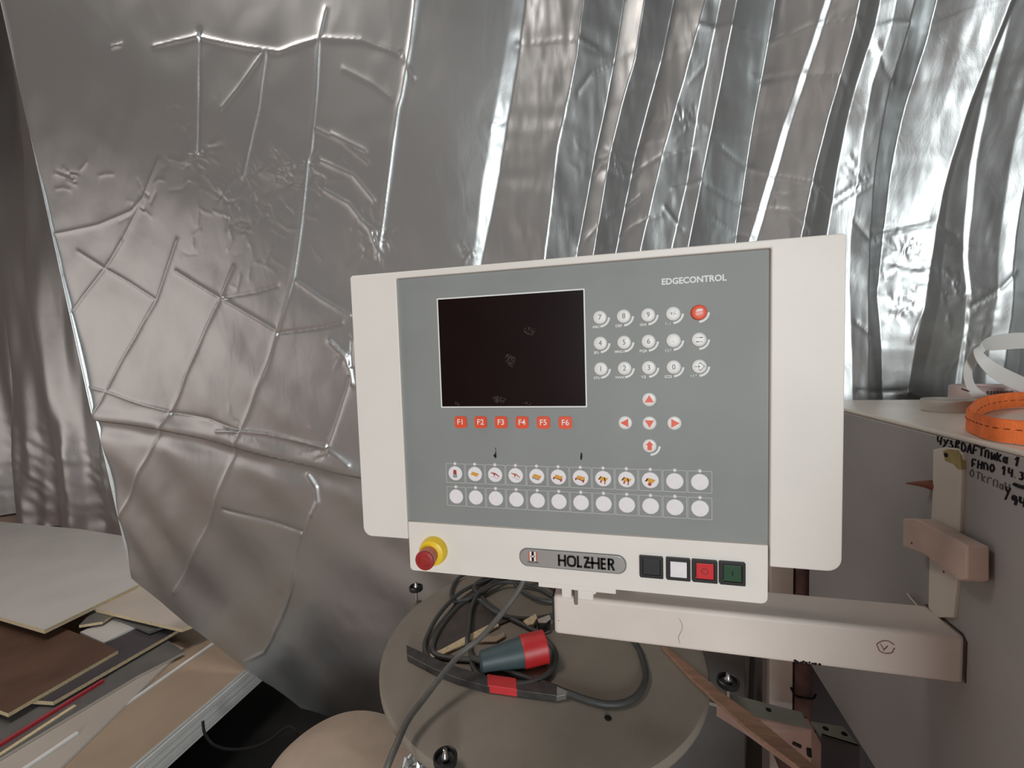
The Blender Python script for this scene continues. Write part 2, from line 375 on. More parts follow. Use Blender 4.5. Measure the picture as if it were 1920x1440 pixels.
    edges = [
        [(963,0),(947,108),(927,231),(907,343),(889,488)],
        [(985,0),(972,108),(952,231),(935,343),(905,488)],
        [(1100,0),(1085,126),(1068,209),(1050,289),(1030,473)],
        [(1171,0),(1151,126),(1134,209),(1116,289),(1084,473)],
        [(1210,0),(1190,126),(1165,209),(1145,289),(1115,473)],
        [(1323,0),(1305,67),(1282,152),(1243,287),(1205,450)],
        [(1350,0),(1335,74),(1314,177),(1290,336),(1262,457)],
        [(1378,0),(1364,74),(1346,177),(1316,336),(1291,457)],
        [(1455,0),(1440,100),(1425,200),(1408,330),(1390,450)],
        [(1470,0),(1452,100),(1437,200),(1418,330),(1400,450)],
        [(1537,0),(1518,71),(1484,190),(1452,308),(1412,446)],
        [(1549,0),(1529,74),(1497,190),(1467,308),(1428,448)],
        [(1585,0),(1570,100),(1545,220),(1520,330),(1495,450)],
        [(1602,0),(1588,100),(1562,220),(1538,330),(1512,450)],
        [(1628,0),(1614,85),(1591,177),(1562,375),(1553,436)],
        [(1652,0),(1640,85),(1617,177),(1600,375),(1590,450),(1585,600)],
        [(1688,0),(1674,81),(1653,177),(1635,354),(1626,506),(1620,600)],
        [(1745,0),(1732,71),(1704,198),(1677,368),(1660,477),(1645,558),(1650,640),(1650,754)],
        [(1800,0),(1790,71),(1765,198),(1720,368),(1690,477),(1675,558),(1670,640),(1670,754)],
        [(1854,0),(1838,71),(1806,198),(1767,360),(1744,477),(1726,550),(1706,652),(1690,754)],
        [(1864,0),(1848,71),(1817,198),(1778,360),(1768,477),(1758,550),(1740,652),(1715,754)],
        [(1838,90),(1830,200),(1822,300),(1816,400),(1811,480),(1812,608),(1790,760)],
        [(1850,60),(1841,200),(1832,300),(1826,400),(1819,480),(1818,608),(1800,760)],
        [(1925,60),(1910,200),(1900,300),(1890,400),(1880,480),(1865,608),(1850,760)],
        [(1960,60),(1940,200),(1932,300),(1918,400),(1906,488),(1895,608),(1875,760)],
        [(2010,60),(1990,200),(1980,300),(1970,400),(1955,488),(1940,608),(1920,760)]]
    # brightness wanted of the strip right of each fold line (1 leans to the window, 0 away); top and bottom values
    br = [(.95,1.0),(.38,.36),(.5,.5),(.14,.14),(.36,.42),(.55,.6),(.6,.55),(.17,.17),(.1,.1),(.3,.3),(1.05,1.05),(.2,.2),(.4,.35),(.2,.15),(.75,.9),(.62,.6),(-.25,-.3),(.5,1.0),(.65,1.02),(.2,.2),(.5,.4),(.9,.9),(.55,.5),(.7,.95),(-.1,-.1),(.5,.5)]
    EX = []
    for e in edges:
        p = np.array([ontarp(*q) for q in e]); o = np.argsort(p[:, 1]); p = p[o]
        lo = p[0]+(p[0]-p[1])*3; hi = p[-1]+(p[-1]-p[-2])*6
        p = np.vstack([lo, p, hi]); EX.append(np.interp(Z[:, -1], p[:, 1], p[:, 0]))
    EX = np.maximum.accumulate(np.array(EX), 0)
    Zr = Z[:, -1]
    xx = xs[None, :]
    # a strip turned from the window leans left or right, whichever keeps the sheet near its mean plane; wide strips are pressed into several
    mid = int(np.argmin(abs(Zr-1.95))); acc = .0; q = np.clip((Zr-1.45)/.75, 0, 1)
    G = np.zeros_like(X)
    for k in range(len(edges)):
        A0 = EX[k]; A1 = EX[k+1] if k+1 < len(edges) else A0+.3
        bb = br[k][0]*q+br[k][1]*(1-q); ns = max(1, int(round((A1[mid]-A0[mid])/.072)))
        for i in range(ns):
            fa, fb = i/ns, (i+1)/ns
            if ns > 1: fa, fb = fa+(.12/ns*math.sin(7*k+3*i) if i else 0), fb+(.12/ns*math.sin(7*k+3*i+3) if i < ns-1 else 0)
            a0 = (A0+(A1-A0)*fa)[:, None]; b0 = (A0+(A1-A0)*fb)[:, None]; wd = float(b0[mid, 0]-a0[mid, 0])
            pk = PEAK0+PEAK1*float(a0[mid, 0]+b0[mid, 0])/2; dv = (1-float(bb[mid]))*SPAN
            c = min((1, -1), key=lambda v: abs(acc+(pk+v*dv)*wd)); acc += (pk+c*dv)*wd
            xc = np.clip(xx, a0, b0)
            G += PEAK0*(xc-a0)+PEAK1*(xc*xc-a0*a0)/2+c*(1-bb)[:, None]*SPAN*(xc-a0)
    G += (X > EX[0][:, None])*np.clip((X-EX[0][:, None])/.02, 0, 1)*(.0008*vnoise(X+.2*Z, Z*.35, .035, 21)+.0003*vnoise(X, Z*.3, .014, 22)+.0005*vnoise(X*.3, Z+.3*X, .03, 23))
    j0 = np.searchsorted(xs, -.1); print('DRIFT', G[mid, j0::60].round(3))
    H += G
    sm_ = np.clip((Z-.95)/.35, 0, 1); H += .21*np.clip(2.0-Z, 0, .72)**2*sm_*sm_*(3-2*sm_)*np.clip((X-.05)/.35, 0, 1)
    # rolled free edge on the left and along the bottom
    dl = np.maximum(X-np.interp(-Z, -E[:, 1], E[:, 0]), 0)
    H -= .02*np.exp(-(dl/.03)**1.5)*np.clip((Z-.6)/.4, 0, 1)
    Y = TY0-TILT*(Z-1.2)-H
    v = np.stack([X, Y, Z], -1).reshape(-1, 3)
    nc = len(xs); idx = np.arange(NR*nc).reshape(NR, nc)
    f = np.stack([idx[:-1, :-1], idx[:-1, 1:], idx[1:, 1:], idx[1:, :-1]], -1).reshape(-1, 4)
    me = bpy.data.meshes.new('silver_tarp'); me.vertices.add(len(v)); me.vertices.foreach_set('co', v.astype(np.float32).ravel())
    me.loops.add(f.size); me.loops.foreach_set('vertex_index', f.ravel().astype(np.int32)); me.polygons.add(len(f))
    me.polygons.foreach_set('loop_start', np.arange(0, f.size, 4, dtype=np.int32))
    me.polygons.foreach_set('use_smooth', np.ones(len(f), bool)); me.update(); me.validate()
    me.materials.append(M_foil)
    o = bpy.data.objects.new('silver_tarp', me); COL.objects.link(o)
    return o
PEAK0, PEAK1, SPAN = -.08, .44, .75
tag(make_tarp(), 'large creased silver foil sheet hanging in pleats behind the control panel', 'tarp')

def rear_tarp():
    xs = np.arange(-7.4, -1.2, .016); zs = np.linspace(.02, 5.3, 320)
    X, Z = np.meshgrid(xs, zs)
    H = .05*vnoise(X+.15*Z, Z*.2, .33, 31)+.014*vnoise(X, Z*.25, .14, 32)+.003*vnoise(X+.7*Z, Z, .08, 33)*np.clip((1.3-Z)/.5, .05, 1)
    Y = 1.60-.24*(X+2.6)+.07*np.sin(X*7+.4*Z)+H
    v = np.stack([X, Y, Z], -1).reshape(-1, 3); nr, nc = X.shape; i = np.arange(nr*nc).reshape(nr, nc)
    f = np.stack([i[:-1, :-1], i[:-1, 1:], i[1:, 1:], i[1:, :-1]], -1).reshape(-1, 4)
    me = bpy.data.meshes.new('rear_silver_tarp'); me.from_pydata(v.tolist(), [], f.tolist()); me.polygons.foreach_set('use_smooth', [True]*len(f)); me.materials.append(M_foil)
    o = bpy.data.objects.new('silver_tarp', me); COL.objects.link(o); return o
tag(rear_tarp(), 'darker silver foil sheet hanging at far left behind the large sheet', 'tarp')

# ------------------------------------------------------------------ control panel
YF = -.006                                    # front of the white frame; the grey membrane lies at Y = 0
def fz(x, y, Y=YF): p = on(1, Y, x, y); return p[0], p[2]
def gz(x, y): p = on(1, 0, x, y); return p[0], p[2]
panel = empty('control_panel', (-.06, 0, 1.16), 'cream and grey machine control panel with screen and keys on a white arm', 'control panel')
OX0, OX1, OZ0, OZ1 = -.3917, .2592, 1.2285, 1.6316
IX0, IX1, IZ1 = -.3152, .1812, 1.6218
# one moulding: two side flanges joined by the top bar, open below for the cover
def arc(cx, cz, rad, a0, a1, n=6): return [(cx+rad*math.cos(R(a0+(a1-a0)*k/n)), YF, cz+rad*math.sin(R(a0+(a1-a0)*k/n))) for k in range(n+1)]
path = [(IX0, YF, OZ0)]+arc(OX0+.014, OZ0+.014, .014, 270, 180)+arc(OX0+.005, OZ1-.005, .005, 180, 90)+arc(OX1-.005, OZ1-.005, .005, 90, 0)+arc(OX1-.016, OZ0+.016, .016, 0, -90)+[(IX1, YF, OZ0), (IX1, YF, IZ1), (IX0, YF, IZ1)]
fr = MB(); fr.prism(path, (0, .018, 0))
obj('frame', fr, M_white, panel, bevel=.0016, label='cream frame with wide side flanges')
face = obj('face_plate', MB().box(IX0-.002, IX1+.002, 0, .006, 1.25, IZ1+.002), M_grey, panel, label='grey membrane face with printed marks')
CZ0 = 1.1799; CZT = 1.2558
cv = MB(); cv.prism(rrect(-.3139, .1788, CZ0, CZT, (.0005, .0005, .006, .008), YF)[::-1], (0, .05, 0))
cover = obj('lower_cover', cv, M_white, panel, bevel=.0015, label='cream lower cover carrying the badge and push buttons')
obj('housing', MB().box(-.31, .175, .006, .075, 1.20, 1.622), M_white, panel, bevel=.004)
# screen
sx0, sx1, sz0, sz1 = -.2534, -.0425, 1.4308, 1.5884
mb = MB(); mb.ring(rrect(sx0-.0012, sx1+.0012, sz0-.0012, sz1+.0012, .0012, -.0004, 2), rrect(sx0+.0006, sx1-.0006, sz0+.0006, sz1-.0006, .0006, -.0004, 2), (0, .0008, 0))
screen = obj('screen', MB().box(sx0, sx1, -.0002, .004, sz0, sz1), M_screen, panel, label='blank dark screen with dusty finger marks')
obj('screen_border', mb, M_print, screen)
for x, y, rx, rz in ((993, 621, .008, .006), (957, 676, .007, .010), (936, 750, .010, .006), (988, 757, .006, .004), (858, 757, .004, .003)):
    X, Z = gz(x, y); q = MB(); q.prism([(X+rx*math.cos(a)*(1+.2*math.sin(3*a)), -.0004, Z+rz*math.sin(a)*(1+.25*math.cos(2*a+1))) for a in np.linspace(0, 2*math.pi, 15)[:-1]][::-1], (0, .0002, 0))
    obj('smudge', q, M_smudge, screen)
text('EDGECONTROL', .0108, gz(1300, 525)[0], gz(1300, 525)[1], 0, M_print, face, weight=.00035, sx=.97, lift=.0002)
# round keys
KX0, KDX, KZ0, KDZ = -.02214, .030687, 1.54984, -.034186
KR = .0088
def domed(r, h): return [(r, 0), (r, h*.55), (r*.93, h*.8), (r*.75, h*.93), (r*.4, h), (.0002, h)]
me_key = mesh_of('round_key', MB().lathe(domed(KR, .0030), (0, 0, 0), 'y', 28), M_key, True)
me_redkey = mesh_of('round_key_red', MB().lathe(domed(KR*1.08, .0038), (0, 0, 0), 'y', 28), M_red, True)
def arc_mesh():
    o, i_ = [], []
    pts = []
    for k in range(9):
        a = R(-88+86*k/8); pts.append((.0132*math.cos(a), 0, .0132*math.sin(a)))
    for k in range(9):
        a = R(-2-86*k/8); pts.append((.0104*math.cos(a), 0, .0104*math.sin(a)))
    return mesh_of('arc_mark', MB().prism(pts[::-1], (0, .0003, 0)), M_print)
me_arc = arc_mesh()
def poly(name, pts, m, parent, y, th=.0003):
    q = MB(); q.prism([(p[0], y, p[1]) for p in pts], (0, th, 0)); return obj(name, q, m, parent)
legends = [['7', '8', '9', '+/-', ''], ['4', '5', '6', '.', ''], ['1', '2', '3', '0', '']]
under = [['ABC', 'DEF', 'GHI', "! , :", ''], ['JKL', 'MNO', 'PQR', '( ) /', ''], ['STU', 'VWX', 'YZ', '', '! ? "']]
for j in range(3):
    for i in range(5):
        x, z = KX0+KDX*i, KZ0+KDZ*j
        red = (j == 0 and i == 4)
        k = inst('round_key', me_redkey if red else me_key, panel, (x, 0, z))
        if red: k['label'] = 'red round key with a white shell mark'
        inst('arc_mark', me_arc, face, (x, -.0002, z))
        if legends[j][i]:
            s = legends[j][i]
            text(s, .0098 if len(s) == 1 else .0075, x, z+(.0 if s != '.' else .001), -.0031, M_legend, k, 'legend', sx=.95)
        if under[j][i]:
            text(under[j][i], .0046, x-.0052-(.0012 if i else 0), z-.0122, 0, M_print, face, weight=.00012, lift=.0002, sx=1.08)
    # symbols of the last column
x, z = KX0+KDX*4, KZ0
sk = [o for o in COL.objects if o.name.startswith('round_key') and o.parent == panel]
kred, kswap, kenter = sk[4], sk[9], sk[14]
poly('legend', [(x-.004, z+.0005), (x-.0032, z+.0032), (x-.0008, z+.0042), (x+.003, z+.0042), (x+.0045, z+.0028), (x+.0032, z+.0016)][::-1], M_print, kred, -.0041)
poly('legend', [(x-.0042, z-.0012), (x+.0040, z+.0006), (x+.0040, z-.0000), (x-.0042, z-.0019)][::-1], M_print, kred, -.0041)
poly('legend', [(x-.0042, z-.0029), (x+.0040, z-.0011), (x+.0040, z-.0017), (x-.0042, z-.0036)][::-1], M_print, kred, -.0041)
z = KZ0+KDZ
def arrow_bar(x, z, d, kk):
    q = MB(); q.prism([(x-.0038, -.0031, z-.0003), (x+.0038, -.0031, z-.0003), (x+.0038, -.0031, z+.0003), (x-.0038, -.0031, z+.0003)], (0, .0003, 0))
    for o_ in (0, .0018): q.prism([(x+d*(.0008+o_), -.0031, z-.0010), (x+d*(.0024+o_), -.0031, z), (x+d*(.0008+o_), -.0031, z+.0010)], (0, .0003, 0))
    obj('legend', q, M_legend, kk)
arrow_bar(x, z+.0025, 1, kswap); arrow_bar(x, z-.0027, -1, kswap)
z = KZ0+2*KDZ
q = MB(); pr_ = [(-.0016, .0028), (.0006, .0050), (.0056, 0), (.0006, -.0050), (-.0016, -.0028)]
for a, b in zip(pr_[:-1], pr_[1:]): q.tube([(x+a[0]+.0004, -.0031, z+a[1]), (x+b[0]+.0004, -.0031, z+b[1])], .00035, 6, 0)
q.tube([(x-.0056, -.0031, z), (x+.0002, -.0031, z)], .00035, 6, 0); q.prism([(x-.0014, -.0033, z-.0013), (x+.0012, -.0033, z), (x-.0014, -.0033, z+.0013)], (0, .0003, 0))
obj('legend', q, M_legend, kenter)
x0 = KX0+KDX*3-.0065; z0 = KZ0+2*KDZ-.0122
q = MB(); q.ring(rrect(x0-.0042, x0+.0042, z0-.0016, z0+.0016, .0001, -.0002, 1), rrect(x0-.0034, x0+.0034, z0-.0008, z0+.0008, .0001, -.0002, 1), (0, .0003, 0)); obj('space_mark', q, M_print, face)
# arrow keys
ax, az = gz(1217, 749), gz(1217.5, 793)
tri = {'up': [(-.0058, -.0036), (.0058, -.0036), (0, .0062)], 'down': [(-.0058, .0038), (0, -.0060), (.0058, .0038)], 'left': [(.0038, -.0058), (.0038, .0058), (-.0062, 0)], 'right': [(-.0038, -.0058), (.0064, 0), (-.0038, .0058)],
       'shift': [(-.0028, -.0056), (.0028, -.0056), (.0028, .0012), (.0050, .0012), (0, .0066), (-.0050, .0012), (-.0028, .0012)]}
for nm, px in (('up', (1217, 749)), ('left', (1172.3, 792.3)), ('down', (1217.5, 793)), ('right', (1264, 793)), ('shift', (1217.8, 835.5))):
    X, Z = gz(*px); k = inst('arrow_key', me_key, panel, (X, 0, Z))
    poly('arrow_mark', [(X+a, Z+b) for a, b in tri[nm]], M_red, k, -.0032)
    if nm == 'shift': inst('arc_mark', me_arc, face, (X+.0008, -.0002, Z-.0004))
# function keys
FZ = 1.40847
me_fk = mesh_of('function_key', MB().prism(rrect(-.0093, .0093, -.0086, .0086, .004, 0), (0, -.0012, 0)).prism(rrect(-.0086, .0086, -.0079, .0079, .0036, -.0012), (0, -.0006, 0)), M_red, True)
for i in range(6):
    x = -.22464+.03064*i; k = inst('function_key', me_fk, panel, (x, 0, FZ)); text('F%d' % (i+1), .0112, x, FZ, -.0019, M_print, k, 'legend', weight=.0001)
# 24 round picture keys
CX0, CDX, RZ1, RZ2 = -.23627, .030642, 1.33185, 1.29687
me_pad = mesh_of('round_pad', MB().lathe([(.0108, 0), (.0108, .0006), (.0102, .0012), (.007, .0014), (.0002, .0014)], (0, 0, 0), 'y', 28), M_pad, True)
me_lamp = mesh_of('indicator_lamp', MB().lathe([(.0024, 0), (.0023, .0009), (.0016, .0018), (.0002, .0022)], (0, 0, 0), 'y', 14), M_pad, True)
me_frm = mesh_of('printed_frame', MB().ring(rrect(-.0148, .0148, -.0146, .0146, .0012, 0, 2), rrect(-.01415, .01415, -.01395, .01395, .0010, 0, 2), (0, .0003, 0)), mat('faded_print', (.55, .55, .53), .6))
def icon(kind, x, z, k):
    y = -.0016
    def P(pts, m): poly('icon', [(x+a, z+b) for a, b in pts], m, k, y)
    slab = [(-.0066, -.0006), (.0028, -.0040), (.0068, .0008), (-.0034, .0036)]
    if kind == 0:
        P([(-.0030, -.0008), (.0024, -.0016), (.0020, .0052), (-.0026, .0054)], M_icon_r); P([(-.0040, -.0056), (.0014, -.0064), (.0034, -.0050), (.0024, -.0016), (-.0030, -.0008)], M_icon_g)
    if kind == 1: P([(a*1.0, b) for a, b in slab], M_icon_o)
    if kind in (2, 3):
        P([(-.0058, .0030), (-.0040, .0014), (.0002, .0010), (.0062, -.0034), (.0064, -.0020), (.0012, .0026), (-.0034, .0034)], M_icon_r if kind == 2 else mat('icon_rust', (.50, .16, .05), .6)); P([(-.0020, -.0018), (-.0002, -.0018), (.0002, .0012), (-.0018, .0012)], M_icon_r)
        P([(-.0062, -.0018), (-.0050, -.0034), (.0040, -.0060), (.0066, -.0046)], mat('icon_pale', (.62, .62, .61), .6))
        P([(-.0068, .0034), (-.0058, .0022), (-.0048, .0046)], M_icon_g)
    if kind == 4: P([(-.0064, -.0030), (.0024, -.0058), (.0028, -.0040), (-.0066, -.0006)], M_icon_g); P([(.0024, -.0058), (.0052, -.0020), (.0068, .0008), (.0028, -.0040)], M_icon_r); P(slab, M_icon_o)
    if kind in (5, 6):
        P([(-.0074, -.0034), (-.0056, -.0034), (-.0050, -.0014), (.0022, -.0044), (.0030, -.0066), (.0046, -.0062), (.0060, -.0010), (.0028, -.0034), (-.0066, .0000), (-.0074, -.0008)], M_icon_r); P(slab, M_icon_o)
    if kind in (7, 8):
        P(slab, M_icon_o); P([(-.0066, -.0010), (-.0058, -.0020), (-.0020, .0030), (-.0030, .0034)], M_icon_r); P([(.0008, .0022), (.0020, .0018), (.0034, -.0026), (.0020, -.0030)], M_icon_r)
        P([(.0016, -.0036), (.0030, -.0036), (.0030, -.0072), (.0014, -.0072)], M_icon_r); P([(-.0034, -.0018), (-.0014, -.0024), (-.0024, -.0060), (-.0044, -.0054)], M_icon_r)
    if kind == 9:
        P(slab, M_icon_o); P([(-.0068, -.0008), (-.0056, -.0020), (-.0026, .0020), (-.0038, .0026)], M_icon_r)
        P([(-.0008+.0024*math.cos(a), -.0050+.0024*math.sin(a)) for a in np.linspace(0, 2*math.pi, 11)[:-1]], M_icon_r)
for j, zz in enumerate((RZ1, RZ2)):
    for i in range(12):
        x = CX0+CDX*i
        k = inst('round_pad', me_pad, panel, (x, 0, zz))
        if j == 0 and i < 10:
            icon(i, x, zz, k)
        inst('indicator_lamp', me_lamp, panel, (x, 0, zz+.0146)); inst('printed_frame', me_frm, face, (x, -.0002, zz))
# two marker strokes above the keys
for px in ([(928, 839), (929.5, 845), (928, 851), (925, 853.5), (926, 856), (929.5, 859.5), (931, 857), (930.5, 850), (929.5, 840)], [(1089, 849), (1091.5, 849), (1092, 856), (1091, 862.5), (1088.5, 862), (1088, 858)]):
    poly('marker_stroke', [gz(*p) for p in px][::-1], M_ink, face, -.0003)
# badge
bx0, bx1 = fz(975.5, 1044)[0], fz(1173, 1058)[0]; bzc = fz(1074, 1051)[1]; bh = .0122
badge = obj('badge', MB().prism(rrect(bx0, bx1, bzc-bh, bzc+bh, bh*.98, YF, 10), (0, -.0022, 0)), M_badge, panel, bevel=.0007, label='silver pill-shaped name badge')
obj('badge_border', MB().ring(rrect(bx0-.0011, bx1+.0011, bzc-bh-.0011, bzc+bh+.0011, bh, YF-.0001, 10), rrect(bx0, bx1, bzc-bh, bzc+bh, bh*.98, YF-.0001, 10), (0, -.0008, 0)), M_legend, badge)
YB = YF-.0022
def bz(x, y): p = on(1, YB, x, y); return p[0], p[2]
lx0, lx1 = bz(1046, 1050)[0], bz(1155, 1058)[0]
def letters():
    """condensed bold capitals built stroke by stroke; the bar of Z runs into the H"""
    h = .0165; wd = (lx1-lx0)/7.0; st = .0031; q = MB(); y = YB-.0002
    def bar(x0, z0, x1, z1, t=st):
        d = np.array([x1-x0, z1-z0]); L = np.hypot(*d); n = np.array([-d[1], d[0]])/L*t/2
        q.prism([(x0-n[0], y, z0-n[1]), (x1-n[0], y, z1-n[1]), (x1+n[0], y, z1+n[1]), (x0+n[0], y, z0+n[1])], (0, .0004, 0))
    zt, zb_ = bzc+h/2, bzc-h/2
    adv = [1.1, 1.25, .85, .9, 1.12, .85, 1.0]; tot = sum(adv); x = lx0
    for ch, a in zip('HOLZHER', adv):
        c = a*(lx1-lx0)/tot; L, r_ = x+st*.5, x+c-st*.72; s2 = st/2
        if ch == 'H':
            bar(L, zb_, L, zt); bar(r_, zb_, r_, zt); bar(L, bzc, r_, bzc)
        if ch == 'O': q.ring(rrect(L-s2, r_+s2, zb_, zt, (r_-L)*.55, y, 6), rrect(L+s2, r_-s2, zb_+st, zt-st, (r_-L)*.3, y, 6), (0, .0004, 0))
        if ch == 'L': bar(L, zb_, L, zt); bar(L-s2, zb_+s2, r_, zb_+s2)
        if ch == 'Z': bar(L-s2, zt-s2, r_, zt-s2); bar(L-s2, zb_+s2, r_+s2, zb_+s2); bar(L, zb_+st*.8, r_-s2, zt-st*.8, st*1.05); bar(L+(r_-L)*.5, bzc, r_+st*2, bzc)
        if ch == 'E': bar(L, zb_, L, zt); [bar(L, zz, r_, zz) for zz in (zb_+s2, bzc, zt-s2)]
        if ch == 'R':
            bar(L, zb_, L, zt); q.ring(rrect(L-s2, r_, bzc-.001, zt, (.004, .0002, .0002, .004), y, 4), rrect(L+s2, r_-st, bzc-.001+st*.8, zt-st*.8, (.002, .0002, .0002, .002), y, 4), (0, .0004, 0)); bar(L+(r_-L)*.4, bzc, r_-.0004, zb_)
        x += c
    return q
obj('lettering', letters(), M_ink, badge)
ex, ez = bz(999, 1043)
poly('emblem_ground', [(ex-.0063, ez-.0068), (ex+.0063, ez-.0068), (ex+.0063, ez+.0068), (ex-.0063, ez+.0068)], M_emb, badge, YB-.0002)
q = MB()
for a in (-1, 1): q.box(ex+a*.0030-.0013, ex+a*.0030+.0013, YB-.0005, YB-.0001, ez-.0068, ez+.0068)
q.box(ex-.003, ex+.003, YB-.0005, YB-.0001, ez-.0011, ez+.0011); obj('emblem_letter', q, M_print, badge)
q = MB(); q.box(ex-.0017, ex+.0017, YB-.0004, YB-.0001, ez+.0011, ez+.0068); q.box(ex-.0017, ex+.0017, YB-.0004, YB-.0001, ez-.0068, ez-.0011); obj('emblem_block', q, M_ink, badge)
text('HOLZ-HER', .0032, ex, ez-.0086, YB, M_ink, badge, lift=.0002)
# push buttons
for i, (x0, y0, x1, y1, m, lab) in enumerate(((1199.4, 1042.5, 1244, 1086, M_blackcap, 'black push button'), (1249.7, 1045.8, 1295, 1090.7, M_pad, 'white push button in black frame'), (1298.4, 1049.5, 1345.8, 1094.8, M_bred, 'red push button marked with a ring'), (1349.6, 1053, 1398.3, 1099.6, M_bgreen, 'dark green push button'))):
    YBt = YF-.004
    a = on(1, YBt, x0, y0); b = on(1, YBt, x1, y1); X0, X1, Z1, Z0 = a[0], b[0], (a[2]+on(1, YBt, x1, y0+(y1-y0)*.07)[2])/2, (b[2]+on(1, YBt, x0, y1-(y1-y0)*.07)[2])/2
    pb = obj('push_button', MB().ring(rrect(X0, X1, Z0, Z1, .0012, YBt, 2), rrect(X0+.0038, X1-.0038, Z0+.0038, Z1-.0038, .0008, YBt, 2), (0, .0045, 0)), M_black, panel, loc=((X0+X1)/2, YF, (Z0+Z1)/2), bevel=.0004, label=lab)
    yc = YBt+(.0008 if i != 1 else -.0006); g = .0046 if i else .0040
    obj('button_cap', MB().box(X0+g, X1-g, yc, YF+.002, Z0+g, Z1-g), m, pb, bevel=.0005)
    xc, zc = (X0+X1)/2, (Z0+Z1)/2
    if i == 2:
        q = MB(); q.ring([(xc+.0046*math.cos(t), yc-.0002, zc+.0046*math.sin(t)) for t in np.linspace(0, 2*math.pi, 21)[:-1]], [(xc+.0030*math.cos(t), yc-.0002, zc+.0030*math.sin(t)) for t in np.linspace(0, 2*math.pi, 21)[:-1]], (0, .0003, 0)); obj('off_mark', q, M_dred, pb)
    if i == 3: obj('on_mark', MB().box(xc-.0006, xc+.0006, yc-.0002, yc+.0001, zc-.003, zc+.003), M_ink, pb)
# emergency stop
eb = on(1, YF, 815, 1031)
es = obj('emergency_stop', MB().lathe([(.0212, 0), (.0212, .003), (.0205, .008), (.0190, .013), (.0150, .0150), (.0002, .0150)], eb, 'y', 36), M_yellow, panel, loc=eb, smooth=True, label='emergency stop with yellow collar and red button')
obj('stop_neck', MB().lathe([(.0118, .0), (.0118, .022), (.0128, .0255), (.0141, .0275), (.0143, .0335)], (eb[0], eb[1]-.0, eb[2]), 'y', 36), M_epink, es, smooth=True, label='faded pink neck')
obj('stop_cap', MB().lathe([(.0143, .0335), (.0143, .0350), (.0138, .0362), (.0120, .0370), (.0002, .0373)], eb, 'y', 36), M_ered, es, smooth=True, label='dark red worn cap')
q = MB()
for a0 in (20, 140, 260): q.tube([(eb[0]+.0085*math.cos(R(a0+t)), eb[1]-.0372, eb[2]+.0085*math.sin(R(a0+t))) for t in (0, 20, 40, 60, 80)], .0005, 6, 3)
obj('turn_mark', q, M_dred, es)
# bracket between panel and arm
px0, px1 = on(1, .01, 1010, 1098)[0], on(1, .01, 1155, 1113)[0]
bk = obj('mounting_bracket', MB().box(px0, px1, .008, .11, 1.1655, 1.1725), M_white, panel, bevel=.001)
bx = [on(1, .03, x, 1110)[0] for x in (1052, 1076, 1082, 1112)]
obj('bracket_foot', MB().box(bx[0], bx[1]-.004, .034, .10, 1.137, 1.166), M_white, bk, bevel=.002)
obj('bracket_foot', MB().box(bx[2], bx[3], .034, .10, 1.137, 1.166), M_white, bk, bevel=.002)
obj('pivot_pin', MB().lathe([(.0028, -.018), (.0028, .016)], ((bx[1]+bx[2])/2, .0345, 1.148), 'z', 12), mat('dull_pin', (.22, .17, .15), .5), bk, smooth=True)
obj('bracket_lug', MB().prism([(bx[3]-.002, .036, 1.1655), (bx[3]+.016, .036, 1.1655), (bx[3]+.005, .036, 1.156), (bx[3]+.004, .036, 1.148), (bx[3]-.002, .036, 1.144)][::-1], (0, .012, 0)), M_white, bk, bevel=.0008)

# ------------------------------------------------------------------ support arm
XC = .415
AX0, AZ0, AZ1, AY0, AY1 = -.1012, 1.0748, 1.1365, .04, .112
arm = empty('support_arm', ((AX0+XC)/2, .075, AZ0), 'cream square-tube arm running from under the panel into the machine side', 'arm')
obj('tube', MB().box(AX0, XC-.0005, AY0, AY1, AZ0, AZ1), M_arm, arm, bevel=.006, segs=4)
obj('end_cap', MB().box(AX0-.0025, AX0, AY0+.004, AY1-.004, AZ0+.004, AZ1-.004), M_black, arm)
q = MB(); q.tube([(XC-.0006, AY0-.0002, AZ0+.003), (XC-.0006, AY0-.0002, AZ1-.006), (XC-.0006, AY0+.006, AZ1+.0002), (XC-.0006, AY1, AZ1+.0002)], .0009, 6, 0)
obj('weld_seam', q, mat('dark_seam', (.05, .022, .018), .8), arm)
xr, _, zr = on(1, .04, 1661, 1213)
q = MB(); q.tube([(xr+.0095*math.cos(t)*(1+.1*math.sin(5*t)), .0398, zr+.0085*math.sin(t)) for t in np.linspace(.5, 6.3, 18)], .0007, 6, 2); q.tube([(xr-.006, .0398, zr+.003), (xr-.002, .0398, zr-.003), (xr+.002, .0398, zr+.002), (xr-.003, .0398, zr-.005)], .0006, 6, 3)
obj('scrawl_ring', q, mat('faded_red_mark', (.34, .16, .13), .7), arm)
q = MB(); q.tube([on(1, .0398, *p) for p in ((1274, 1160), (1279, 1172), (1278, 1182), (1272, 1195), (1275, 1207))], .0005, 5, 3); obj('paint_crack', q, mat('crack_line', (.42, .36, .32), .8), arm)  # slightly darker line along the paint crack
obj('paint_chip', MB().lathe([(.0009, 0), (.0007, .0003)], on(1, .0401, 1047.5, 1163.5), 'y', 8), M_rust, arm)
q = MB()
for k in range(9):
    p = on(1, .04, 1491+5.5*k+rng.normal()*2, 1241+rng.normal()*1.2+k*.8); q.lathe([(.0014+.001*rng.random(), 0), (.0008, .0006)], (p[0], .0402, p[2]+.001), 'y', 7)
obj('glue_drip', q, M_ink, arm)

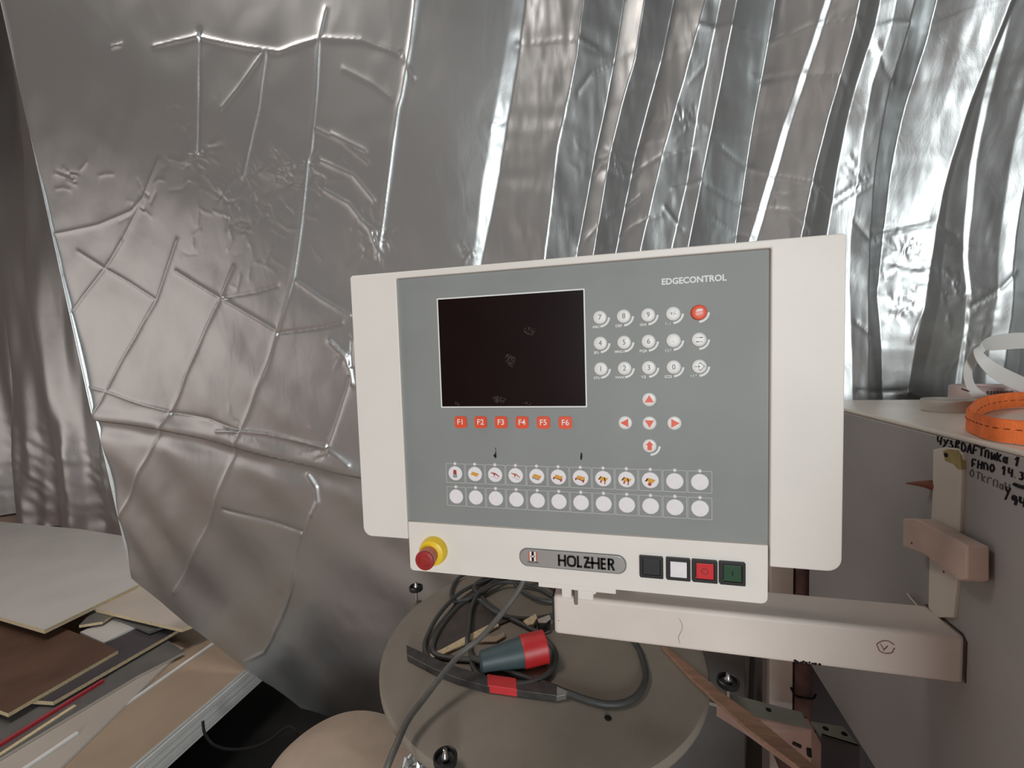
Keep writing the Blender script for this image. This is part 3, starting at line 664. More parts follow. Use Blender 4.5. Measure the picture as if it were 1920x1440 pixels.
# ------------------------------------------------------------------ machine cabinet
cab = empty('machine_cabinet', (.8, -.1, .78), 'tall grey machine cabinet at right with cream top and marker notes', 'machine')
obj('body', MB().box(XC, 1.5, -.92, .4925, .781, 1.3785), M_paint, cab, bevel=.003)
obj('worktop', MB().box(XC-.001, 1.502, -.922, .4945, 1.378, 1.385), M_top, cab, bevel=.0034, segs=5)
def side(x, y, X=XC-.0004): return on(0, X, x, y)
def sideprism(px, th, X=XC): 
    q = MB(); q.prism([on(0, X-th, *p) for p in px], (th+.002, 0, 0)); return q
st = obj('cover_strip', sideprism([(1749, 843), (1770, 838), (1794, 841), (1804, 852), (1802, 905), (1799, 1010), (1793, 1100), (1787, 1158), (1757, 1158), (1740, 1140), (1742, 1040), (1748, 920)], .004), M_top, cab, bevel=.0012, label='cream vertical strip with glue at its top')
q = sideprism([(1768, 846), (1776, 842), (1794, 844), (1801, 853), (1802, 880), (1796, 880), (1786, 868), (1772, 864)], .0052); obj('glue_patch', q, mat('yellow_glue', (.42, .33, .14), .35, var=.15, scale=80), st)
obj('strip_hole', MB().lathe([(.003, 0), (.0018, .0012)], on(0, XC-.006, 1773, 853), 'x', 10), M_ink, st)
q = MB(); q.prism([on(0, XC-.028, *p) for p in ((1692, 972), (1715, 972), (1812, 1022), (1812, 1086), (1798, 1088), (1730, 1038), (1692, 1025))], (.022, 0, 0))
cb = obj('cross_bracket', q, mat('salmon_bracket', (.62, .47, .40), .55, var=.1, scale=25), cab, bevel=.002, label='salmon cream bracket fixed across the strip')
for p in ((1709, 1018), (1769, 1072)): obj('bracket_hole', MB().lathe([(.0016, 0), (.0010, .0008)], on(0, XC-.0285, *p), 'x', 10), M_rust, cb)
b = on(0, XC-.006, 1764, 996); obj('bolt_head', MB().lathe([(.008, 0), (.007, -.004), (.003, -.006)], b, 'x', 14), M_rail, cab, smooth=True)
b = on(0, XC, 1752, 911)
obj('spike', MB().tube([(XC+.002, b[1], b[2]), (XC-.010, b[1]+.004, b[2]+.001), (XC-.026, b[1]+.012, b[2]-.001)], .0085, 10, 3, r2=.0008), M_rust2, cab, smooth=True, label='rusty spike sticking out of the side')
q = MB(); q.ribbon([side(1706, 1116), side(1722, 1133), side(1736, 1148), side(1758, 1160)], [on(0, XC-.012, 1700, 1112), on(0, XC-.012, 1720, 1136), on(0, XC-.010, 1738, 1156), on(0, XC-.006, 1760, 1164)], .0012); obj('sealing_flap', q, M_top, cab)
# marker writing on the side, letter by letter
LT = {'4': [[(0, 1), (.05, .45), (.6, .5)], [(.6, 1), (.55, 0)]], 'y': [[(0, .8), (.3, .35)], [(.65, .9), (.1, -.3)]], '3': [[(0, .8), (.4, .8), (.25, .5), (.5, .3), (.3, 0), (0, .1)]],
      'B': [[(0, 0), (0, 1), (.5, .85), (.1, .55), (.55, .25), (0, 0)]], 'D': [[(0, 0), (0, 1), (.6, .6), (.5, .1), (0, 0)]], 'A': [[(0, 0), (.3, 1), (.6, 0)], [(.1, .4), (.55, .4)]],
      'F': [[(0, 0), (.05, 1), (.6, 1)], [(0, .5), (.45, .5)]], 'T': [[(.3, 0), (.3, 1)], [(0, .95), (.7, 1)]], 'n': [[(0, 0), (0, .8), (.5, .75), (.5, 0)]], 'u': [[(0, .8), (.05, 0), (.5, .7), (.5, 0)]],
      'k': [[(0, 0), (0, .9)], [(.5, .8), (.05, .4), (.5, 0)]], 'a': [[(.5, .6), (.1, .6), (.05, .1), (.5, .1), (.5, .7), (.55, 0)]], '1': [[(0, .7), (.25, 1), (.2, 0)]], 'H': [[(0, 0), (0, 1)], [(.55, 0), (.55, 1)], [(0, .5), (.55, .5)]],
      'O': [[(.3, 1), (0, .5), (.3, 0), (.6, .5), (.3, 1)]], '.': [[(.1, .05), (.2, 0)]], '9': [[(.5, .8), (.1, .9), (.1, .5), (.5, .6), (.45, 0)]], 'c': [[(.5, .8), (.1, .7), (.1, .1), (.5, .1)]], 'r': [[(0, 0), (0, .8), (.5, .8)]], '-': [[(0, .5), (.6, .5)]], ' ': []}
def scrawl(s, x0, y0, x1, y1, hpx, thick, m=M_marker):
    q = MB(); n = len(s)
    for i, ch in enumerate(s):
        f = i/n; cx, cy = x0+(x1-x0)*f, y0+(y1-y0)*f; cw = (x1-x0)/n*1.05; hh = hpx*(1+.18*f)
        for stv in LT[ch]:
            pts = []
            for a, bb in stv:
                sk = (y1-y0)/(x1-x0)
                pts.append(side(cx+a*cw+rng.normal()*.5+bb*1.5, cy+a*cw*sk+hh*(.5-bb)+rng.normal()*.5))
            q.tube(pts, thick, 6, 3)
    return obj('marker_writing', q, m, cab)
scrawl('4y3BDAFTnuka 1', 1757, 825, 1915, 868, 15, .0010)
scrawl('FHnO 14.39', 1822, 868, 1935, 896, 14, .0010)
scrawl('OTkrnaH', 1818, 886, 1896, 917, 13, .0006, mat('faint_marker', (.11, .10, .10), .7))
obj('marker_writing', MB().tube([side(1902, 908), side(1912, 912), side(1925, 915)], .0020, 6, 3), M_marker, cab)
scrawl('y', 1884, 918, 1898, 926, 22, .0009); scrawl('94', 1898, 936, 1926, 944, 16, .0013)

# ------------------------------------------------------------------ strap and edging coils on the cabinet top
ZT = 1.3855
def ring_points(c, r, z, a0=0, a1=360, n=48): return [(c[0]+r*math.cos(R(a0+(a1-a0)*k/n)), c[1]+r*math.sin(R(a0+(a1-a0)*k/n)), z) for k in range(n+1)]
LOOP = [(.44, -.005), (.424, .0217), (.4344, .0635), (.4498, .1007), (.4845, .1485), (.5554, .2414), (.6223, .309), (.6833, .3434), (.76, .345), (.85, .29), (.86, .18), (.78, .07), (.66, .0), (.55, -.04), (.47, -.035)]
def loop_at(z, d=0, n=14):
    P = spline([(x, y, z) for x, y in LOOP+LOOP[:2]], n)[:-n]
    c = np.mean([p[:2] for p in P], 0); out = []
    for i, p in enumerate(P):
        t = P[(i+1) % len(P)]-P[i-1]; t /= np.linalg.norm(t); out.append(p+np.array([-t[1], t[0], 0])*d)
    return out
strap = empty('strap_coil', (.62, .15, ZT), 'orange webbing strap laid in a loose loop on the cabinet top', 'strap')
q = MB(); A, B = loop_at(ZT+.001), loop_at(ZT+.0275); q.ribbon(A+A[:1], B+B[:1], .0022, 0)
A, B = loop_at(ZT+.001, .0026), loop_at(ZT+.0268, .0026); q.ribbon(A+A[:1], B+B[:1], .0020, 0)
obj('webbing', q, M_orange, strap, smooth=True)
q = MB()
for d, z0_, in ((-.0014, .0135), (.0040, .0165)):
    for sg_ in (0, 1):
        A, B = loop_at(ZT+z0_, d*(1 if sg_ == 0 else -1)), loop_at(ZT+z0_+.0008, d*(1 if sg_ == 0 else -1))
        if (d < 0) != (sg_ == 0) and d < 0: continue
        if d > 0 and sg_ == 1: continue
        for k in range(0, len(A)-3, 4): q.ribbon(A[k:k+3], B[k:k+3], .0006, 0)
tag(obj('stitching', q, M_stitch, strap), kind='stuff')
cc = on(2, ZT, 1818, 776); 
q = MB()
for k in range(3): q.ribbon(ring_points((.553, .305), .036-.0012*k, ZT+.0005), ring_points((.553, .305), .036-.0012*k, ZT+.020), .0007, 1)
tag(obj('edging_coil', q, M_cloudy, smooth=True), 'small clear edging coil lying flat left of the orange strap', 'edging coil')
# pinkish printed roll behind the strap
rc = (.692, .443)
roll = empty('wrapped_roll', (*rc, ZT), 'pinkish wrapped roll with dark print behind the orange strap', 'roll')
obj('wrap', MB().lathe([(.045, 0), (.048, .002), (.048, .030), (.045, .032), (.024, .032), (.024, .028)], (*rc, ZT+.0005), 'z', 48), M_label, roll, smooth=True)
q = MB()
for k in range(9):
    a = R(242+5.2*k); q.ribbon([(rc[0]+.0486*math.cos(a+t), rc[1]+.0486*math.sin(a+t), ZT+.014+.002*(k % 2)) for t in (0, .03, .055)], [(rc[0]+.0486*math.cos(a+t), rc[1]+.0486*math.sin(a+t), ZT+.025) for t in (0, .03, .055)], .0006, 1)
obj('printed_code', q, mat('dark_print', (.10, .08, .08), .7), roll)
# springy white edging band in two loops
def pr(Y, *p): return [on(1, Y+d, x, y) for x, y, d in p]
bd = empty('edging_band', (.62, .27, ZT), 'loose translucent white edging band springing up in loops on the cabinet top', 'edging band')
q = MB()
q.ribbon(pr(.36, (1935, 624, .036), (1905, 624, .036), (1875, 627, .032), (1852, 633, .024), (1841, 641, .012), (1838, 650, .0), (1850, 668, -.008), (1880, 688, -.012), (1935, 714, -.012)),
         pr(.36, (1935, 653, .036), (1905, 654, .036), (1880, 656, .032), (1860, 657, .024), (1846, 656, .012), (1826, 655, .0), (1833, 680, -.008), (1866, 713, -.012), (1935, 744, -.012)), .0008, 6)
obj('upper_loop', q, M_trans, bd, smooth=True)
q = MB(); q.ribbon(pr(.36, (1840, 645, .008), (1820, 662, .012), (1808, 685, .012), (1807, 710, .008), (1815, 733, .0), (1830, 752, -.008), (1860, 768, -.012)), pr(.36, (1848, 657, .008), (1834, 672, .012), (1824, 692, .012), (1824, 710, .008), (1833, 727, .0), (1855, 742, -.008), (1885, 756, -.012)), .0008, 6)
obj('lower_loop', q, M_trans, bd, smooth=True)
q = MB(); q.tube([on(1, .36, 1803, 729), on(1, .36, 1820, 735), on(1, .355, 1842, 745), on(1, .352, 1870, 757)], .0014, 8, 3); tag(obj('wire_offcut', q, mat('maroon_wire', (.10, .03, .035), .5), smooth=True), 'thin maroon wire offcut poking out beside the orange strap', 'wire')

# ------------------------------------------------------------------ round platform
DC, DR, DZ = (-.17, .28), .33, .90
plat = empty('round_platform', (*DC, 0), 'round dark grey-brown platform under the panel with black levelling feet', 'platform')
obj('disc', MB().lathe([(DR-.02, -.024), (DR-.004, -.022), (DR, -.016), (DR, -.006), (DR-.003, -.0015), (DR-.012, 0), (.0005, 0)], (*DC, DZ), 'z', 128), M_plat, plat, smooth=True)
obj('column', MB().lathe([(.19, 0), (.19, DZ-.023)], (*DC, 0), 'z', 48), M_violet, plat, smooth=True)
def foot(px, zz, s=1.0):
    p = on(2, zz, *px); d = np.array([p[0]-DC[0], p[1]-DC[1]]); d /= np.hypot(*d)
    tb = MB(); a = np.array([*(np.array(DC)+d*(DR-.03)), DZ-.030]); b_ = np.array([p[0], p[1], DZ-.030]); n = np.array([-d[1], d[0], 0])*.010
    tb.prism([a-n, b_-n, b_+n, a+n], (0, 0, .006)); 
    f = obj('levelling_foot', MB().lathe([(.018*s, 0), (.0185*s, .002), (.0185*s, .009), (.0165*s, .0105), (.0150*s, .0095), (.0135*s, .0045), (.008*s, .004), (.0002, .004)], (p[0], p[1], zz-.004), 'z', 28), M_black, plat, loc=(p[0], p[1], zz), smooth=True)
    obj('threaded_bolt', MB().lathe([(.0035*s, DZ-.028-zz), (.0035*s, .0), (.0065*s, .001), (.0065*s, .006), (.004*s, .009), (.0032*s, .016), (.0022*s, .0165), (.0021*s, .0140)], (p[0], p[1], zz), 'z', 14), M_bright, f, smooth=True)
    obj('foot_tab', tb, M_plat, plat)
foot((780, 1103), .912, .95); foot((1365, 1279), .915); foot((835, 1424), .915, .95)
foot((1160, 1092), .912)

# ------------------------------------------------------------------ things lying on the platform
def D(x, y, h=0): p = on(2, DZ+.001+h, x, y); return p
CR = .0052
cab1 = empty('power_cable', D(1000, 1250), 'black rubber cable with red and slate industrial plug lying on the platform', 'cable')
q = MB()
q.tube([D(903, 1238, .03), D(885, 1232, .02), D(884, 1225, CR), D(889, 1255, CR), D(915, 1275, CR), D(960, 1284, CR+.004), D(1010, 1275, CR+.004), D(1038, 1250, CR), D(1040, 1222, CR), D(1020, 1195, CR), D(990, 1176, CR), D(940, 1150, CR), D(905, 1122, CR), D(890, 1098, CR+.004), D(935, 1074, CR), D(1000, 1080, CR), D(1045, 1110, CR), D(1065, 1138, CR), D(1030, 1155, CR), D(975, 1160, CR), D(930, 1148, CR+.008), D(900, 1125, CR+.012)], CR, 10, 7)
obj('cable_loop', q, M_cable, cab1, smooth=True)
q = MB()
q.tube([D(985, 1070, CR), D(935, 1086, CR), D(900, 1110, CR), D(862, 1135, CR), D(828, 1175, CR), D(812, 1210, CR), D(818, 1228, CR), D(850, 1235, CR), D(900, 1240, CR), D(960, 1262, CR), D(1030, 1286, CR), D(1100, 1312, CR), D(1150, 1321, CR), D(1190, 1308, CR), D(1210, 1275, CR), D(1206, 1240, CR), D(1190, 1205, CR), D(1150, 1170, CR), D(1100, 1140, CR)], CR*1.08, 10, 7)
obj('long_run', q, M_cable, cab1, smooth=True)
q = MB()
q.tube([D(985, 1066, CR), D(915, 1088, CR), D(865, 1110, CR+.008), D(825, 1150, CR+.008), D(800, 1195, CR), D(797, 1220, CR), D(806, 1236, CR)], CR*.95, 10, 6)
q.tube([D(990, 1074, CR), D(940, 1088, CR+.006), D(900, 1110, CR+.008), D(884, 1140, CR+.008), D(880, 1170, CR+.010), D(876, 1205, CR+.008), D(884, 1222, CR)], CR*.95, 10, 6)
q.tube([D(905, 1066, CR), D(862, 1082, CR), D(846, 1110, CR), D(856, 1128, CR), D(890, 1118, CR+.006), D(940, 1092, CR+.01), D(1000, 1100, CR+.004), D(1040, 1120, CR)], CR*.9, 8, 6)
q.tube([D(1060, 1080, CR), D(1010, 1084, CR+.008), D(965, 1092, CR+.008), D(1000, 1120, CR+.006), D(1045, 1130, CR)], CR*.9, 8, 6)
obj('bundle', q, M_cable, cab1, smooth=True)
# plug: axis lies on the platform
pa, pb_, pc_ = D(903, 1241, .022), D(978, 1222, .027), D(1022, 1212, .029)
ax_ = pc_-pa; ax_ /= np.linalg.norm(ax_)
def along(prof, o, ax, m, name, parent, n=26, **k):
    """a turned shape on axis ax"""
    u = np.cross(ax, [0, 0, 1.0]); u /= np.linalg.norm(u); v = np.cross(ax, u); q = MB(); vs = []
    for r, h in prof:
        for i in range(n):
            a = 2*math.pi*i/n; vs.append(np.array(o)+ax*h+r*(math.cos(a)*u+math.sin(a)*v))
    fs = [(j*n+i, j*n+(i+1) % n, (j+1)*n+(i+1) % n, (j+1)*n+i) for j in range(len(prof)-1) for i in range(n)]+[tuple(range(n))[::-1], tuple(range((len(prof)-1)*n, len(prof)*n))]
    q.add(vs, fs); return obj(name, q, m, parent, smooth=True, **k)
L1 = np.linalg.norm(pb_-pa); L2 = np.linalg.norm(pc_-pa)
along([(.012, -.004), (.019, 0), (.021, L1*.3), (.0262, L1*.85), (.0275, L1)], pa, ax_, M_plug, 'plug_body', cab1, label='slate grey plug body')
along([(.0285, L1), (.0300, L1+.004), (.0296, L2-.004), (.0300, L2-.003), (.0300, L2), (.0265, L2), (.0255, L2-.02)], pa, ax_, M_plugred, 'plug_collar', cab1, label='red plug collar')
# grey cable crossing in front
q = MB(); q.tube([D(984, 1085, .19), D(972, 1108, .17), D(945, 1145, .135), D(905, 1192, .085), D(868, 1222, .06), D(835, 1258, .045), D(795, 1310, .03), D(765, 1350, .025), D(742, 1400, .02), D(722, 1450, .0), D(700, 1530, -.06), D(690, 1600, -.2)], .0052, 12, 6)
tag(obj('hanging_cable', q, M_cable2, smooth=True), 'grey cable hanging from the panel and falling over the platform rim', 'cable')
# pry bar
bar = empty('pry_bar', D(930, 1275), 'flat dark steel pry bar with red tape lying across the platform', 'tool')
def flat(px, h0, th, m, name, parent, bev=.001, label=None):
    q = MB(); q.prism([on(2, DZ+.001+h0, *p) for p in px][::-1], (0, 0, th)); return obj(name, q, m, parent, bevel=bev, label=label)
flat([(762, 1219), (800, 1237), (836, 1254), (918, 1279), (918, 1300), (860, 1284), (815, 1266), (764, 1239)], .001, .012, M_steel, 'blade', bar)
flat([(968, 1285), (1030, 1292), (1044, 1297), (1044, 1316), (968, 1306)], .001, .012, M_steel, 'handle', bar)
flat([(1044, 1296), (1065, 1306), (1062, 1312), (1042, 1316)], .001, .010, M_bright, 'tip', bar, label='worn bright steel tip')
flat([(914, 1277), (968, 1285), (970, 1307), (915, 1299)], .0004, .0142, M_tape, 'tape_wrap', bar, label='red tape wrap')
# laminate scrap with pale edge
scrap = empty('board_scrap', D(870, 1190), 'dark brown board scrap with pale edges under the coiled cable', 'board scrap')
flat([(852, 1135), (880, 1128), (920, 1140), (965, 1160), (930, 1176), (880, 1203), (822, 1230), (806, 1236), (800, 1228), (815, 1190)], .0003, .0035, M_scrap, 'board', scrap, bev=.0003)
flat([(806, 1230), (828, 1221), (880, 1193), (930, 1168), (936, 1176), (884, 1203), (830, 1231), (808, 1238)], .0006, .0045, M_paleedge, 'pale_edge', scrap, bev=.0003)
flat([(880, 1198), (930, 1196), (945, 1188), (947, 1196), (930, 1206), (885, 1207)], .0006, .004, M_tan, 'pale_edge', scrap, bev=.0003)
w1 = flat([(981, 1172), (1004, 1158), (1008, 1166), (1000, 1178), (990, 1180)], .002, .010, M_paleedge, 'wood_chip', None, bev=.0006); tag(w1, 'small pale wood chip by the red plug collar', 'wood chip')
clip = empty('black_clip', D(1018, 1172), 'small black u-shaped clip with pale flap beside the arm end', 'clip')
q = MB(); q.tube([D(1009, 1165, .012), D(1008, 1180, .008), D(1014, 1184, .006), D(1024, 1182, .006), D(1029, 1176, .008), D(1030, 1160, .012)], .0026, 8, 4); obj('clip_body', q, M_black, clip, smooth=True)
flat([(1008, 1162), (1030, 1154), (1033, 1161), (1024, 1168), (1010, 1169)], .016, .002, M_beige, 'flap', clip, bev=.0004)
flat([(1006, 1166), (1030, 1160), (1030, 1180), (1010, 1184)], .001, .004, M_black, 'clip_base', clip, bev=.0004)
# thin orange wooden lath over the rim
q = MB(); q.prism([on(2, DZ+.0015, *p) for p in ((1240, 1217), (1249, 1217), (1300, 1257), (1362, 1310), (1420, 1352), (1560, 1470), (1530, 1470), (1400, 1372), (1340, 1318), (1290, 1272))][::-1], (0, 0, .006)); lath = obj('wooden_lath', q, M_batten, bevel=.001); tag(lath, 'thin orange-brown wooden lath sticking out over the platform rim', 'lath')
q = MB(); q.lathe([(.006, 0), (.0045, .0012), (.001, .0016)], D(1140, 1346), 'z', 12); tag(obj('dried_drop', q, M_ink), 'small dark dried drop on the bare front of the platform', 'drop')

# ------------------------------------------------------------------ frame parts below the cabinet
def zp(z, px, th, m, name, parent, bev=.001):
    q = MB(); q.prism([on(2, z, *p) for p in px][::-1], (0, 0, -th)); return obj(name, q, m, parent, bevel=bev)
r1 = on(2, .80, 1375, 1300); rail = empty('steel_rail', (r1[0], r1[1], .80-.14), 'perforated steel rail with pink primed face below the arm', 'rail')
a1, a2, a3, a4 = [on(2, .80, *p) for p in ((1366, 1300), (1503, 1335), (1520, 1366), (1398, 1341))]
q = MB(); q.prism([a1, a4, a3, a2], (0, 0, -.005)); obj('top_flange', q, M_rail, rail, bevel=.0008)
q = MB(); d_ = np.array([-(a3-a4)[1], (a3-a4)[0], 0]); d_ = d_/np.linalg.norm(d_)*.005
b3, b4 = a3-np.array([0, 0, .10]), a4-np.array([0, 0, .035]); a5 = on(2, .80, 1342, 1312); b5 = a5-np.array([0, 0, .03])
q.prism([a5-d_*1.05, a4-d_*1.05, a3-d_*1.05, b3-d_*1.05, b4-d_*1.05, b5-d_*1.05], d_); obj('web', q, M_pink, rail, bevel=.0008)
def hole(p, r, parent, nrm='z'): obj('bolt_hole', MB().lathe([(r, 0), (r*.95, .0006)], p, nrm, 12), M_ink, parent)
hole(on(2, .8003, 1441, 1331), .005, rail)
mid = (a3+a4)/2-np.array([0, 0, .03])-d_*1.3
obj('slot', MB().tube([mid+(a3-a4)*.22, mid+(a3-a4)*.34-np.array([0, 0, .004])], .003, 8, 0), M_ink, rail)
obj('slot', MB().tube([mid+(a3-a4)*.46-np.array([0, 0, .004]), mid+(a3-a4)*.47-np.array([0, 0, .018])], .004, 8, 0), M_ink, rail)
r2p = [on(2, .72, *p) for p in ((1520, 1352), (1582, 1362), (1612, 1400), (1540, 1378))]
rl2 = empty('slotted_bracket', (r2p[0][0], r2p[0][1], .62), 'small dark green bracket with two holes under the cabinet', 'bracket')
q = MB(); q.prism([r2p[0], r2p[3], r2p[2], r2p[1]], (0, 0, -.006)); obj('plate', q, M_rail, rl2, bevel=.0008)
q = MB(); q.prism([r2p[3], r2p[2], r2p[2]-np.array([0, 0, .08]), r2p[3]-np.array([0, 0, .08])], (0.002, .004, 0)); obj('web', q, M_violet, rl2)
for p in ((1548, 1366), (1583, 1376)): hole(on(2, .7203, *p), .0055, rl2)
px_ = on(1, .57, 1506, 1100)[0]
pipe = empty('standing_pipe', (px_, .57, 0), 'rusty standing pipe with black ties behind the cabinet corner', 'pipe')
obj('pipe_shaft', MB().lathe([(.021, 0), (.021, 1.12)], (px_, .57, 0), 'z', 24), M_rust, pipe, smooth=True)
for zz, tl in ((.655, .05), (.56, -.04)):
    q = MB(); q.tube([(px_-.034, .545, zz+.018), (px_-.026, .538, zz+.004), (px_-.010, .540, zz), (px_+.012, .543, zz-.002), (px_+.024, .556, zz)], .0028, 8, 4); obj('cable_tie', q, M_ink, pipe, smooth=True)
post = obj('white_post', MB().box(px_-.075, px_-.024, .56, .62, 0, 1.02), M_arm, bevel=.002); tag(post, 'pale painted post standing left of the rusty pipe', 'post')
# lower machine beam with a long pale top, running back under the cabinet
z0 = .60; e1, e2 = on(2, z0, 1500, 1330), on(2, z0, 1575, 1445)
bm_ = obj('base_beam', MB().box(min(e1[0], e2[0])-.075, (e1[0]+e2[0])/2, -.45, .545, z0-.09, z0), M_pink, bevel=.003); tag(bm_, 'pinkish steel base beam running back beneath the cabinet', 'beam')
obj_dark = obj('side_plate', MB().box(.05, .30, .555, .575, 0.0, 1.0), M_dgrey, bevel=.002); tag(obj_dark, 'dark grey upright plate behind the platform and rail', 'plate')

# ------------------------------------------------------------------ boards on the left
def board(zt, th, px, mtop, medge, label, name='board', cat='board'):
    P = [on(2, zt, *p)[:2] for p in px]
    root = empty(name, (*np.mean(P, 0), zt-th), label, cat)
    n = len(P)
    q = MB(); q.prism([(x, y, zt-th+.0004) for x, y in P], (0, 0, th-.0008)); obj('core', q, medge, root)
    c = np.mean(P, 0)
    for nm, z_ in (('face', zt-.0008), ('underside', zt-th)):
        q = MB(); q.prism([(c[0]+(x-c[0])*1.0006, c[1]+(y-c[1])*1.0006, z_) for x, y in P], (0, 0, .0008)); obj(nm, q, mtop, root)
    return root
BT = .255
# stack of thin white panels with a tan face on top
p_near, p_far = on(2, BT, 240, 1440), on(2, BT, 461, 1257)
xs_edge = (p_near[0]+p_far[0])/2
NS = 8; TH = .0134
for k in range(NS):
    zt = BT-k*TH; off = .005*rng.normal(); x1 = xs_edge+off; yb_ = 1.05+.02*rng.normal()+.02*k
    root = empty('white_sheet', (x1-.6, .5, zt-TH), ('tan-faced white-edged sheet, topmost of the neat white stack' if k == 0 else '%s white sheet from the top of the neat white-edged stack' % ('', 'second', 'third', 'fourth', 'fifth', 'sixth', 'seventh', 'lowest')[k]), 'sheet', 'white sheets stacked at lower left')
    obj('core', MB().box(x1-1.6, x1, -.2, yb_, zt-TH+.0042, zt-.0006), M_whiteb, root)
    obj('face', MB().box(x1-1.6, x1-.0008, -.199, yb_-.001, zt-.0009, zt-.0001), M_tan if k == 0 else M_whiteb, root)
for k in range(3):
    X0 = xs_edge-1.5+.62*k
    s_ = obj('bearer', MB().box(xs_edge-1.6, xs_edge-.25, .0+.4*k, .09+.4*k, .0036, BT-NS*TH), mat('bearer_wood', (.16, .11, .07), .8, var=.2), bevel=.003); tag(s_, ['wooden bearer under the near end of the panel stack', 'wooden bearer under the middle of the panel stack', 'wooden bearer under the far end of the panel stack'][k], 'bearer')
z1 = BT+.013
board(BT+.010, .010, [(345, 1215), (110, 1442), (-300, 1700), (-420, 1560), (100, 1290), (300, 1195)], M_beige, M_whiteb, 'greyish beige board with white edge on top of the tan panel')
z2 = BT+.010
thin = MB()
def strip(zt, th, a, b_, wid, m, label, name='edge_strip'):
    A, B = on(2, zt, *a), on(2, zt, *b_); d = (B-A)/np.linalg.norm(B-A); n = np.array([d[1], -d[0], 0])*wid
    q = MB(); q.prism([A, B, B+n, A+n], (0, 0, -th)); o = obj(name, q, m, bevel=.0006); tag(o, label, 'strip')
strip(BT+.0075, .007, (95, 1362), (255, 1265), .012, M_whiteb, 'short white strip lying on the tan panel, upper of two') if False else None
strip(BT+.0082, .008, (168, 1364), (400, 1203), .012, M_whiteb, 'long thin white strip lying on the tan panel, right of the beige board')
strip(BT+.0185, .008, (40, 1440), (143, 1371), .014, M_whiteb, 'short white strip at the lower left of the tan panel')
board(BT+.022, .012, [(345, 1222), (255, 1268), (-300, 1600), (-420, 1500), (70, 1200), (300, 1190)], M_dgrey, M_beige, 'grey-brown board lying under the red-edged strip')
strip(BT+.034, .012, (-30, 1410), (192, 1273), .010, M_redb, 'long red edged strip among the boards at lower left')
strip(BT+.026, .006, (-20, 1424), (138, 1321), .014, M_paleedge, 'pale wood strip directly below the red strip')
board(BT+.046, .016, [(100, 1315), (335, 1180), (300, 1160), (-100, 1255), (20, 1310)], M_violet, M_paleedge, 'dark violet board with pale edge, below the brown board')
board(BT+.062, .016, [(15, 1337), (221, 1219), (190, 1205), (100, 1170), (-200, 1120), (-400, 1230), (-10, 1328)], M_brown, M_paleedge, 'dark brown board with pale chipboard edge')
board(BT+.054, .010, [(150, 1185), (195, 1205), (300, 1152), (250, 1140)], M_lgrey, M_whiteb, 'small grey offcut with white edge beneath the light boards')
board(BT+.066, .012, [(215, 1158), (280, 1184), (330, 1165), (230, 1140)], M_dgrey, M_dgrey, 'dark grey offcut right beneath the beige corner board')
board(BT+.078, .014, [(148, 1172), (192, 1165), (215, 1150), (180, 1140)], M_dgrey, M_paleedge, 'dark offcut with pale edge under the light grey board')
board(BT+.096, .016, [(180, 1142), (340, 1179), (420, 1150), (260, 1085), (150, 1110)], M_beige, M_paleedge, 'beige corner board sticking out under the silver sheet')
board(BT+.114, .018, [(-200, 1098), (83, 1181), (258, 1097), (420, 1035), (150, 992), (-300, 950)], M_lgrey, M_paleedge, 'large light grey board on top of the board pile')
for k, (X, Y0) in enumerate(((-2.6, .75), (-2.2, 1.2), (-1.95, 1.1), (-2.6, 1.3))):
    pass

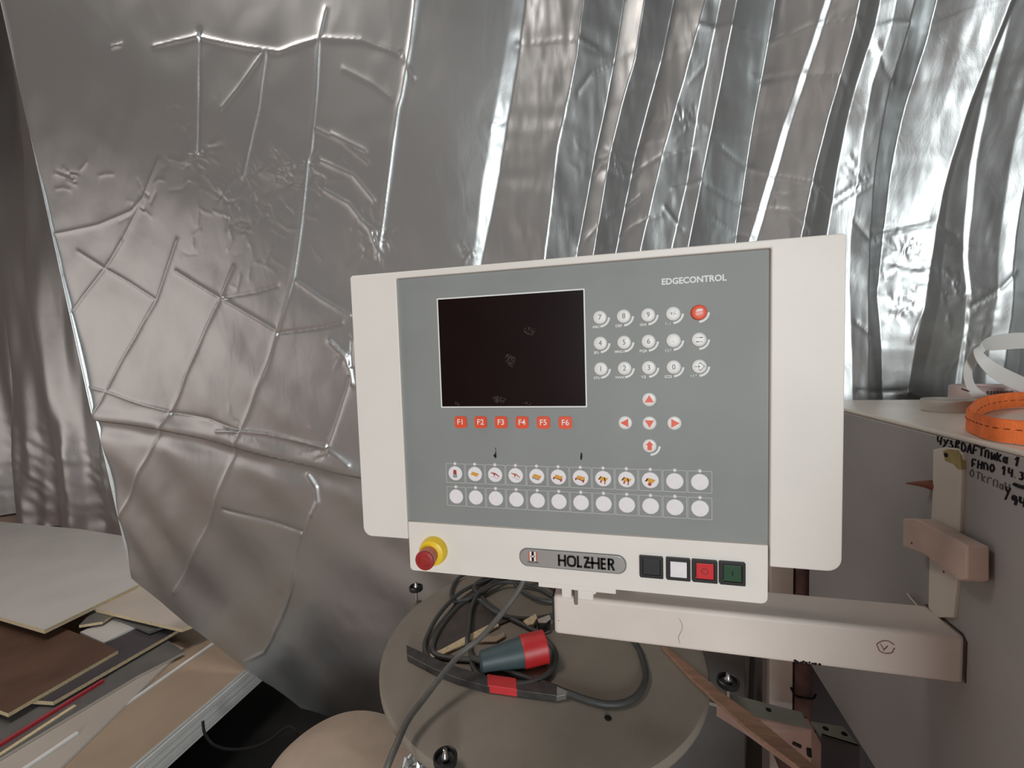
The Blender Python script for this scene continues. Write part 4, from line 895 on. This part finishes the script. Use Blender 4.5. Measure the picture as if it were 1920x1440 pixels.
# ------------------------------------------------------------------ beige sack, hoop, crumpled film
def sack():
    q = MB(); prof = [(.18, 0), (.27, .02), (.300, .12), (.302, .26), (.292, .36), (.270, .43), (.235, .475), (.18, .503), (.11, .517), (.05, .521), (.012, .522)]
    n = 56; vs = []; c = (-.70, .36)
    for r, h in prof:
        r, h = r*.95, h*.88
        for i in range(n):
            a = 2*math.pi*i/n; rr = r*(1+.035*math.sin(2*a+.7+h*3)+.02*math.sin(5*a+h*9)); vs.append((c[0]+rr*.97*math.cos(a), c[1]+rr*.85*math.sin(a), h+.05*rr*math.sin(2*a+2.6)*(h > .3)))
    fs = [(j*n+i, j*n+(i+1) % n, (j+1)*n+(i+1) % n, (j+1)*n+i) for j in range(len(prof)-1) for i in range(n)]+[tuple(range(n))[::-1], tuple(range((len(prof)-1)*n, len(prof)*n))]
    q.add(vs, fs)
    o = obj('sack', q, M_sack, smooth=True, loc=(c[0], c[1], 0)); sb = o.modifiers.new('sub', 'SUBSURF'); sb.levels = 1; sb.render_levels = 1
    return o
tag(sack(), 'plump beige sack on the floor left of the round platform', 'sack')
q = MB(); q.tube([on(1, .55, 380, 1352), on(1, .54, 384, 1375), on(1, .53, 400, 1396), on(1, .52, 430, 1405), on(1, .52, 470, 1402), on(1, .52, 505, 1388), on(1, .52, 545, 1362), on(1, .50, 570, 1400)], .0045, 10, 5); tag(obj('black_hoop', q, M_ink, smooth=True), 'thin black plastic hoop curving out from the white panel stack', 'hoop')
def film():
    p = on(1, .20, 790, 1425); q = MB(); n = 14; vs = []
    for j in range(n):
        for i in range(n):
            u, v = i/(n-1)-.5, j/(n-1)-.5; vs.append((p[0]+u*.075, p[1]+v*.06+rng.normal()*.003, p[2]+.012+rng.normal()*.005-.6*(u*u+v*v)*.1-.25*v*.1))
    q.add(vs, [(j*n+i, j*n+i+1, (j+1)*n+i+1, (j+1)*n+i) for j in range(n-1) for i in range(n-1)])
    o = obj('foil_scrap', q, M_foil); so = o.modifiers.new('solid', 'SOLIDIFY'); so.thickness = .0006; return o
tag(film(), 'crumpled silver foil scrap on the sack next to a levelling foot', 'foil scrap')

q = MB(); q.prism([(-1.75, .32, .0005), (-1.0, .32, .0005), (-.95, .8, .0005), (-1.05, 1.3, .0005), (-1.9, 1.3, .0005)], (0, 0, .003)); tag(obj('shade_sheet', q, M_ink), 'black sheet added as deep shade on the floor between the white stack and the sack', 'shade sheet')  # black sheet laid down so the gap reads as deep shade

tag(obj('gap_dark_plate', MB().box(.40, .9, .612, .622, 0, .93), M_violet, bevel=.001), 'dark plate added to darken the gap behind the rusty pipe, below the cabinet', 'plate')  # added plate; its dark colour stands in for the shaded gap here
